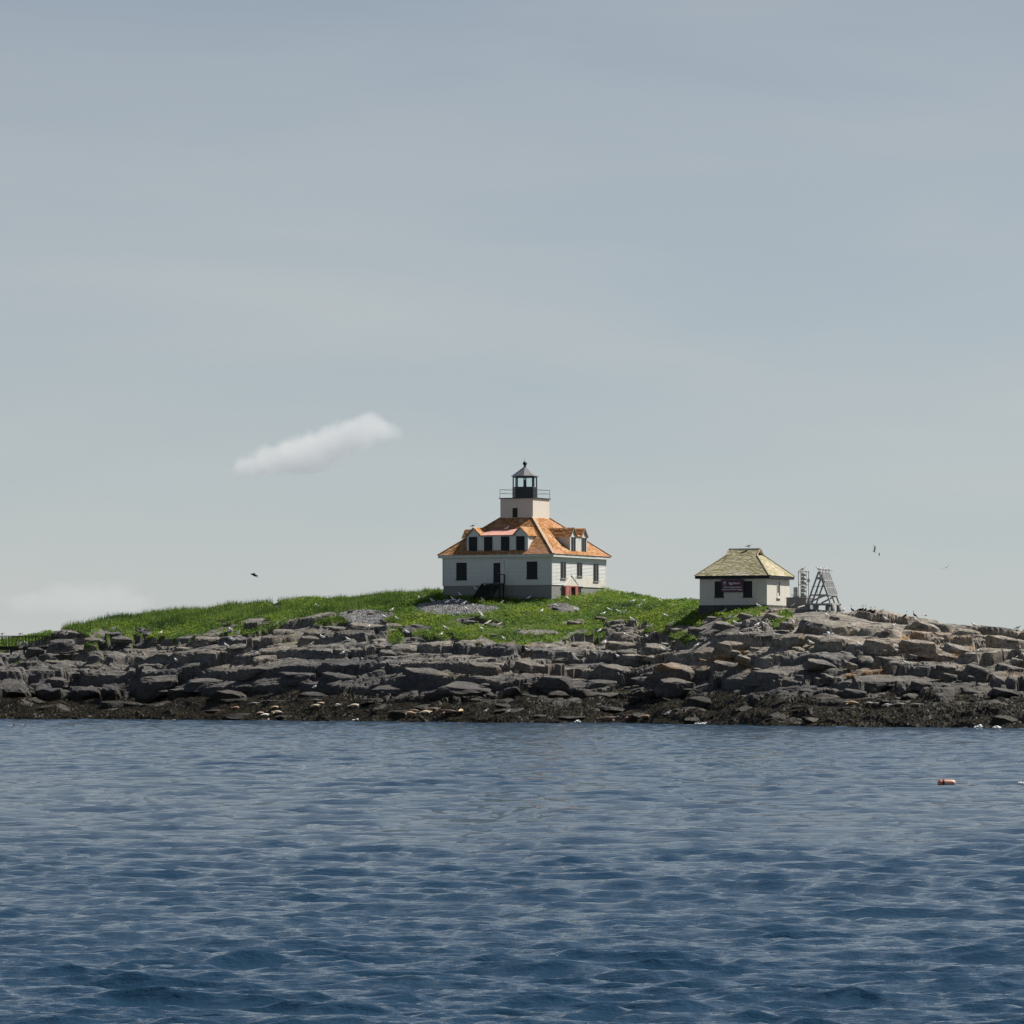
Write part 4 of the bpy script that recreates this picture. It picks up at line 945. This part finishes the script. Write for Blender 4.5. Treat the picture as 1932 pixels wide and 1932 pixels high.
many(z5, [(1185,265),(935,291),(1215,323),(1063,341),(690,373),(888,402),(1045,415),(728,458),(832,559)], 'on the ledge tops below the right green slope')
many(z5, [(1190,508),(1160,508),(1405,483),(1640,278),(1680,275),(1690,313),(1600,233),(1845,331),(1910,325),(1735,398),(1862,191)], 'on the pale rocks in front of the low building')
many(z6, [(182,328),(220,188),(475,263),(595,223),(913,288)], 'on the pale dome of rock by the solar rack')
many(z6, [(960,338),(1140,303),(720,484),(900,519),(995,524),(990,494),(1583,528),(360,468),(1063,608,1)], 'on the stepped dark ledges at right')
many(z6, [(877,233),(1565,333),(1885,355)], 'on the right hand skyline of rock')
ORD = ['leftmost', 'second from left', 'third from left', 'fourth from left', 'fifth from left', 'sixth from left', 'seventh from left', 'eighth from left', 'ninth from left', 'tenth from left', 'rightmost']
for reg in sorted({n[0] for n in NOTED}):
    L = sorted([n for n in NOTED if n[0] == reg], key=lambda n: n[1])
    for i, (_, _, g) in enumerate(L):
        o = ORD[i] if i < len(L)-1 else 'rightmost'
        g['label'] = 'white gull '+reg+', '+o; g['group'] = 'gulls '+reg
# gulls on buildings
zoom1 = lambda x, y: (804.3+.19349*x, 849.6+.19349*y); zoom2 = lambda x, y: (1291.4+.1759*x, 1008.2+.1759*y)
gull(*zoom1(458, 757), '', 0.2, label='gull perched on the left gable of the front dormer')
gull(*zoom1(780, 772), '', 0.1, True, label='white gull sitting on the salmon pink dormer roof')
gull(*zoom1(487, 1372), '', 2.8, label='white gull in the shade left of the entrance steps')
gull(*zoom2(690, 152), '', 0.1, label='grey gull standing on the ridge of the mossy roof')
gull(*zoom2(1268, 398), '', 0.1, label='gull standing on top of the foghorn cage')
for i, (x, f, wd) in enumerate(((1450, 3.3, 'leftmost'), (1480, 3.0, 'second from left'), (1513, 3.4, 'third from left'), (1545, 2.9, 'rightmost'))):
    g = gull(*zoom2(x, 403+i*3), '', f, label='gull perched along the top beam of the solar rack, '+wd); g['group'] = 'gulls on the solar rack'
wz = lambda x, y: (x*200/3411, 2080*.5664+y*200/3411)
for x, wd in ((75, 'left'), (660, 'middle'), (1160, 'right')):
    q = wz(x, 380); c = P(q[0], 1200.5, 441.45); g = empty('gull', (c.x, c.y, wa.z+1.03), .2 if x < 1000 else .1); link('body', gull_me, g)
    for y in (-.035, .035): link('leg', leg_me, g, (0, y, 0))
    tag(g, 'gull standing on the walkway handrail at far left, the %s of three' % wd, 'gull', 'gulls on the walkway rail')
flyer(480, 1085, 390, 2.9, -.2, .25, -.8, True, 'black seabird flying low in the sky above the left crest', 'seabird')
flyer(1650, 1041, 395, 2.3, -.2, .75, 1.3, label='white gull gliding above the rocks right of the solar rack')
flyer(1786, 1071, 560, -1.4, 0, .45, .6, label='small distant gull flying at far right of the sky')
flyer(1568, 1196, 372, .3, -.1, -.5, 2.0, label='white gull with raised wings flying past the dark ledge')
flyer(1746, 1161, 394, .1, 0, .05, .4, label='gull with spread wings landing on the right skyline')

# cormorants on the skyline
bpy.data.objects['dark_seabird'].scale = (1.35, 1.35, 1.35)
CR = [(-.36,.16,.03,.012),(-.24,.20,.05,.03),(-.12,.24,.085,.075),(.02,.27,.10,.10),(.12,.30,.085,.09),(.18,.37,.05,.055),(.19,.46,.035,.036),(.185,.54,.032,.033),(.20,.60,.036,.036),(.24,.61,.024,.024),(.30,.60,.008,.010),(.34,.595,.004,.005)]
corm_me = bird_body(CR, lambda j, a: 3 if j >= 9 else 2, 'body')
cl = [(660,214),(715,218),(742,216),(766,218),(790,226),(812,228),(830,230),(1120,257),(1058,262)]
for i, q in enumerate(cl):
    px, py = z6(*q); p = hit(px, py); r = random.Random(i)
    g = empty('cormorant', p, r.choice([0, math.pi])+r.uniform(-.4, .4)); g.scale = (.95,)*3; b = link('body', corm_me, g); b.rotation_euler = (0, r.uniform(-.5, .1), 0); b.location.z = -.06
    for y in (-.04, .04): link('leg', leg_me, g, (0, y, 0))
    tag(g, ('black cormorant resting on the skyline rocks right of the solar rack, '+(ORD[i] if i < 6 else 'rightmost of the cluster')) if i < 7 else 'black cormorant on the broken dark crest further right, '+('right one' if i == 7 else 'left one'), 'cormorant', 'cormorants on the right skyline')
# ducks on the water
DR = [(-.28,.06,.02,.015),(-.20,.05,.08,.05),(-.05,.05,.12,.09),(.10,.05,.10,.09),(.17,.12,.05,.06),(.20,.20,.042,.045),(.235,.22,.04,.04),(.27,.205,.022,.02),(.33,.195,.012,.006)]
duck_me = bird_body(DR, lambda j, a: 3 if j >= 7 else (1 if j < 3 and math.sin(a) > .5 else 2), 'body')
for px, py, lb in ((21.5,1371,'dark duck swimming at the far left edge of the sea'), (43.5,1371,'dark duck swimming just right of another at far left'), (329,1360.5,'dark duck swimming close under the left seaweed shore')):
    D = CAMZ*FPX/(py-HOR); p = P(px, py, D); p.z = water_z(p.x, p.y)+.01; g = tag(empty('duck', p, .2), lb, 'duck', 'ducks on the water'); link('body', duck_me, g)

# seals hauled out on the seaweed
def seal_mesh(name, mat, bend, length=1.6):
    prof = [(-.50,.05,.10,.015),(-.44,.06,.10,.025),(-.38,.09,.055,.05),(-.28,.13,.105,.10),(-.14,.17,.155,.155),(0,.19,.175,.175),(.14,.18,.165,.165),(.26,.165,.13,.13),(.34,.16,.095,.10),(.40,.17,.078,.085),(.455,.165,.06,.062),(.495,.155,.03,.032)]
    rings = [(x*length, (z+bend*(x*2)**2*.14)*length*.62+.02, ry*length*.72, rz*length*.66) for x, z, ry, rz in prof]
    vs, rows, n, m = loft(rings, 12); mb = MB(); mb.v = vs
    for row in rows: mb.f += row; mb.m += [0]*n
    mb.f += [tuple(range(n-1, -1, -1)), tuple(range((m-1)*n, m*n))]; mb.m += [0, 0]
    return mb.mesh(name, mat, True)
flip = lambda m: MB().poly([(.0,0,0),(.12,.02,.0),(.20,.22,-.08),(.06,.20,-.09),(0,0,.03),(.12,.02,.03),(.20,.22,-.065),(.06,.20,-.075)], [(0,3,2,1),(4,5,6,7),(0,1,5,4),(1,2,6,5),(2,3,7,6),(3,0,4,7)]).mesh('flipper', m)
SM = {}
def seal(px, py, kind, ln, label, face=0.0, bend=.6):
    p = hit(px, py); key = (kind, bend)
    if key not in SM: SM[key] = (seal_mesh('body', M['seal_'+kind], bend), flip(M['seal_'+kind]))
    o = tag(empty('seal', p, face), label, 'seal', 'seals hauled out on the seaweed'); s = ln*p.y/FPX/1.6/max(.45, abs(math.cos(face))); s = min(max(s, .55), 1.25); o.scale = (s, s, s)
    o.location.z += .10; link('body', SM[key][0], o)
    for sy in (1, -1): f = link('flipper', SM[key][1], o, (.30, .20*sy, .16)); f.scale = (1, sy, 1)
sA = lambda x, y: (725+.14659*x, 1314+.14659*y); sB = lambda x, y: (441.8+.14659*x, 1314+.14659*y); sC = lambda x, y: (1563.3+.11727*x, 1302.7+.11727*y); sD = lambda x, y: (1098.8+.08795*x, 1336.7+.08795*y)
seal(*sA(335,252), 'tan', 27, 'tan seal lying at the water, leftmost of the central group', 2.9)
seal(*sA(390,215), 'pink', 22, 'ruddy seal lying behind the leftmost tan seal of central group', 3.0)
seal(*sA(530,238), 'cream', 26, 'cream coloured seal in the middle of the central group', .2)
seal(*sA(620,205), 'dark', 30, 'dark seal lying behind the cream one in the central group', .3)
seal(*sA(830,240), 'dark', 36, 'long dark brown seal with head lifted, right of the cream seal', 3.1, 1.2)
seal(*sA(985,222), 'tan', 13, 'tan seal seen end-on, rightmost of the central group', 1.2)
seal(*sB(20,172), 'pink', 18, 'ruddy seal lying high on the weed, far left of all seals', .3)
seal(*sB(245,125), 'grey', 24, 'grey seal with pale flank on the upper left weed', .2)
seal(*sB(525,165), 'tan', 15, 'small tan seal lying on the left weed above the grey boulder', .4)
seal(*sB(335,240), 'pink', 14, 'ruddy seal beside the white one at left water edge', .7)
seal(*sB(395,263), 'white', 11, 'white seal nearest the water at left', .5)
seal(*sB(560,238), 'cream', 26, 'long pale slender seal by the left water edge', 3.0, .2)
seal(*sB(1045,145), 'cream', 16, 'cream seal lying under a long dark log-like seal', .2)
seal(*sB(1045,85), 'grey', 24, 'long grey seal sloping down the weed above the cream one', -.2)
seal(*sB(1110,115), 'pink', 12, 'small ruddy seal close beside the cream seal left of centre', .6)
seal(*sB(1325,148), 'white', 12, 'pale seal facing out of the weed left of centre', -1.1)
seal(*sB(1548,150), 'cream', 26, 'cream seal with spread flippers alone left of centre', .1, .3)
seal(*sB(1815,215), 'grey', 14, 'spotted grey seal facing the water near centre', -1.2)
seal(*sC(375,250), 'tan', 30, 'rounded tan seal on the right weed', 2.9)
seal(*sC(640,245), 'grey', 11, 'small grey seal between tan and white seals at right', .5); seal(*sC(745,255), 'grey', 14, 'small mottled seal just left of the white seal at right', .1)
seal(*sC(935,280), 'white', 18, 'plump white seal on the right weed', -.7)
seal(*sC(1130,275), 'grey', 28, 'dark grey seal lying right of the white seal', .1); seal(*sC(1395,290), 'grey', 32, 'dark grey seal furthest right, tail to tail with another', -.1)
seal(*sD(540,310), 'dark', 44, 'long dark seal with pale back at the water right of centre', .05, 1.3)
seal(*sD(1060,245), 'dark', 36, 'mottled dark seal lying on the weed right of centre', 3.1); seal(*sD(1350,230), 'pink', 26, 'brown seal with pale back beside the mottled dark seal', .1)
for q, lb in ((sA(1300,212), 'small white gull sitting on the central weed'), (sA(1590,218), 'white gull lying flat on the weed point right of centre'), (sD(1830,145), 'white gull by the pale streaked rock above the water')): gull(*q, '', .1, True, label=lb)

# floats on the water
D = CAMZ*FPX/(1481-HOR); p = P(1786, 1481, D)
buoy = tag(empty('mooring_buoy', (p.x, p.y, max(water_z(p.x+d, p.y) for d in (-.2, 0, .2))+.045), .06), 'coral pink barrel buoy with a dark band floating at right', 'buoy')
def xl(prof, n=16):
    mb = MB(); mb.lathe(prof, n); mb.v = [(z, x, y) for x, y, z in mb.v]; return mb
xl([(.03,-.30),(.07,-.28),(.095,-.20),(.098,.0),(.098,.17),(.085,.24),(.05,.28),(.015,.29)]).build('body', M['buoy_pale'], buoy, True)
xl([(.099,-.145),(.102,-.14),(.102,-.085),(.099,-.08)]).build('band', M['black'], buoy); xl([(.104,-.23),(.106,-.20),(.104,-.17)]).build('collar', M['buoy'], buoy)
p = P(1927, 1481.5, CAMZ*FPX/(1481.5-HOR)); b2 = tag(empty('pot_float', (p.x, p.y, water_z(p.x, p.y)+.03)), 'small pale float at the right edge of the picture', 'buoy')
xl([(.02,-.14),(.06,-.10),(.07,0),(.06,.10),(.02,.15)], 12).build('body', M['gull_white'], b2, True); MB().tube((.05,0,.05), (.12,0,.16), .018).build('stick', M['buoy_pale'], b2)

# weathered planks and driftwood lying about
for i, (a, b, w, lb) in enumerate([(z4(1725,332), z4(1785,295), .16, 'bleached plank lying tilted on the slope above the lower slabs, left one'), (z4(1800,338), z4(1868,312), .16, 'bleached plank lying on the slope, right one of two'), (z4(1590,292), z4(1690,306), .2, 'olive stained plank on the flat rocks under the shingle patch'),
    (z5(1200,175), z5(1330,168), .14, 'long pale plank lying left of the low building'), (zoom2(875,790), zoom2(1060,795), .3, 'whitewashed slab of timber at the foot of low building'), (zoom2(735,795), zoom2(830,778), .14, 'pale plank leaning on rocks before the low building'), (zoom2(1215,798), zoom2(1290,778), .10, 'pale stick of driftwood on rock dome by the plinth'),
    ((1073.5,1129.5), (1075.6,1115), .10, 'white board leaning in the red cellar entry'), ((1081.5,1127), (1087,1131), .10, 'white board lying in the grass below the red cellar entry'), ((1092,1128.5), (1105,1131.5), .25, 'broken white board in the weeds right of the cellar entry')]):
    pa, pb = hit(*a), hit(*b)
    if i == 7: pb = P(b[0], b[1], pa.y+.25)
    m = MB().bar((0,0,.04), tuple(pb-pa+Vector((0,0,.06))), w, .05); o = m.build('plank', M['silver_wood']); o.location = pa+Vector((0,0,.08)); tag(o, lb, 'plank', 'loose planks')
for nme in PLANTS: bpy.data.objects[nme].hide_viewport = False

# breaking water along the shore
def foam(name, spots, label):
    r = np.random.default_rng(9); mb = MB()
    for px, py, wpx in spots:
        D = min(CAMZ*FPX/(py-HOR), base_hit(px, py-2)); w = wpx*D/FPX
        for k in range(int(14+wpx*1.5)):
            x = (px-CX)/FPX*D+r.normal(0, w*.28); y = D-.4+r.normal(0, .35); z = .06+abs(r.normal(0, .07))*(1-min(1, abs(x-(px-CX)/FPX*D)/w)); q = .05+.09*r.random()
            mb.lathe([(q*.3,z-q*.7),(q,z-q*.15),(q*.75,z+q*.4),(q*.2,z+q*.6)], 6, cx=x, cy=y, rot=r.random()*3)
    return tag(mb.build(name, M['foam'], smooth=True), label, 'foam', kind='stuff')
foam('sea_foam', [(1340,1366,40),(672,1357,15),(706,1357,14),(500,1357,14),(1845,1374,10),(1090,1363,10),(530,1356,8),(620,1359,8),(300,1355,10),(1620,1371,14),(1880,1375,10),(120,1356,9)], 'white foam of small waves breaking on the seaweed shore')

# ------------------------------------------------------------------ clouds: real volumes far out over the sea
def cloud(name, blobs, D, dens, label, scale, seed, thr):
    """blobs: photo (px, py, rx, ry) of each billow; the density fades out from each billow's middle"""
    bm = bmesh.new(); k = D/FPX
    for px, py, rx, ry in blobs:
        bmesh.ops.create_icosphere(bm, subdivisions=2, radius=1, matrix=Matrix.Translation(P(px, py, D)) @ Matrix.Diagonal((rx*k*1.1, rx*k*.9, ry*k*1.1, 1)))
    me = bpy.data.meshes.new(name); bm.to_mesh(me); bm.free()
    o = link(name, me); rm = o.modifiers.new('weld', 'REMESH'); rm.mode = 'VOXEL'; rm.voxel_size = 4*k; rm.use_smooth_shade = True
    t = NT(name+'_vapour'); t.n.remove(t.b); p = t.pos(); tot = None
    for px, py, rx, ry in blobs:
        c = P(px, py, D); v = t.add('ShaderNodeVectorMath', {0: p, 1: tuple(c)}, operation='SUBTRACT').outputs[0]
        v = t.add('ShaderNodeVectorMath', {0: v, 1: (1/(rx*k), 1/(rx*k*.8), 1/(ry*k))}, operation='MULTIPLY').outputs[0]
        f = t.mapr(t.add('ShaderNodeVectorMath', {0: v}, operation='LENGTH').outputs['Value'], 1.0, 0.0)
        tot = f if tot is None else t.math('ADD', tot, f)
    n = t.noise(t.mapped(p, (1/(k*scale),)*3, loc=(seed, 0, 0)), 1.0, 6, .62)
    d = t.mapr(t.math('ADD', tot, t.math('MULTIPLY', n, 1.3)), thr, thr+.75, 0, dens, True)
    vol = t.add('ShaderNodeVolumePrincipled', {'Color': (1,1,1,1), 'Density': d, 'Anisotropy': 0.0}); t.l.new(vol.outputs[0], t.out.inputs['Volume'])
    me.materials.append(t.m)
    return tag(o, label, 'cloud')
scene.cycles.volume_bounces = 6; scene.cycles.max_bounces = max(scene.cycles.max_bounces, 12)
CD = 16000
cloud('cloud', [(690,814,56,44),(732,815,42,26),(650,830,60,52),(610,845,60,54),(570,854,60,54),(530,864,58,50),(490,876,56,44),(456,888,42,30),(700,798,38,30),(585,872,60,36)], CD, .0085, 'small white cloud alone in the sky left of the lantern tower', 40, 3, .88)
cloud('cloud', [(160,1118,90,44),(90,1130,90,40),(235,1120,80,38),(180,1148,120,36),(40,1142,80,34),(270,1142,60,26)], CD*1.2, .0016, 'faint low cloud bank above the sea at far left', 60, 11, .98)
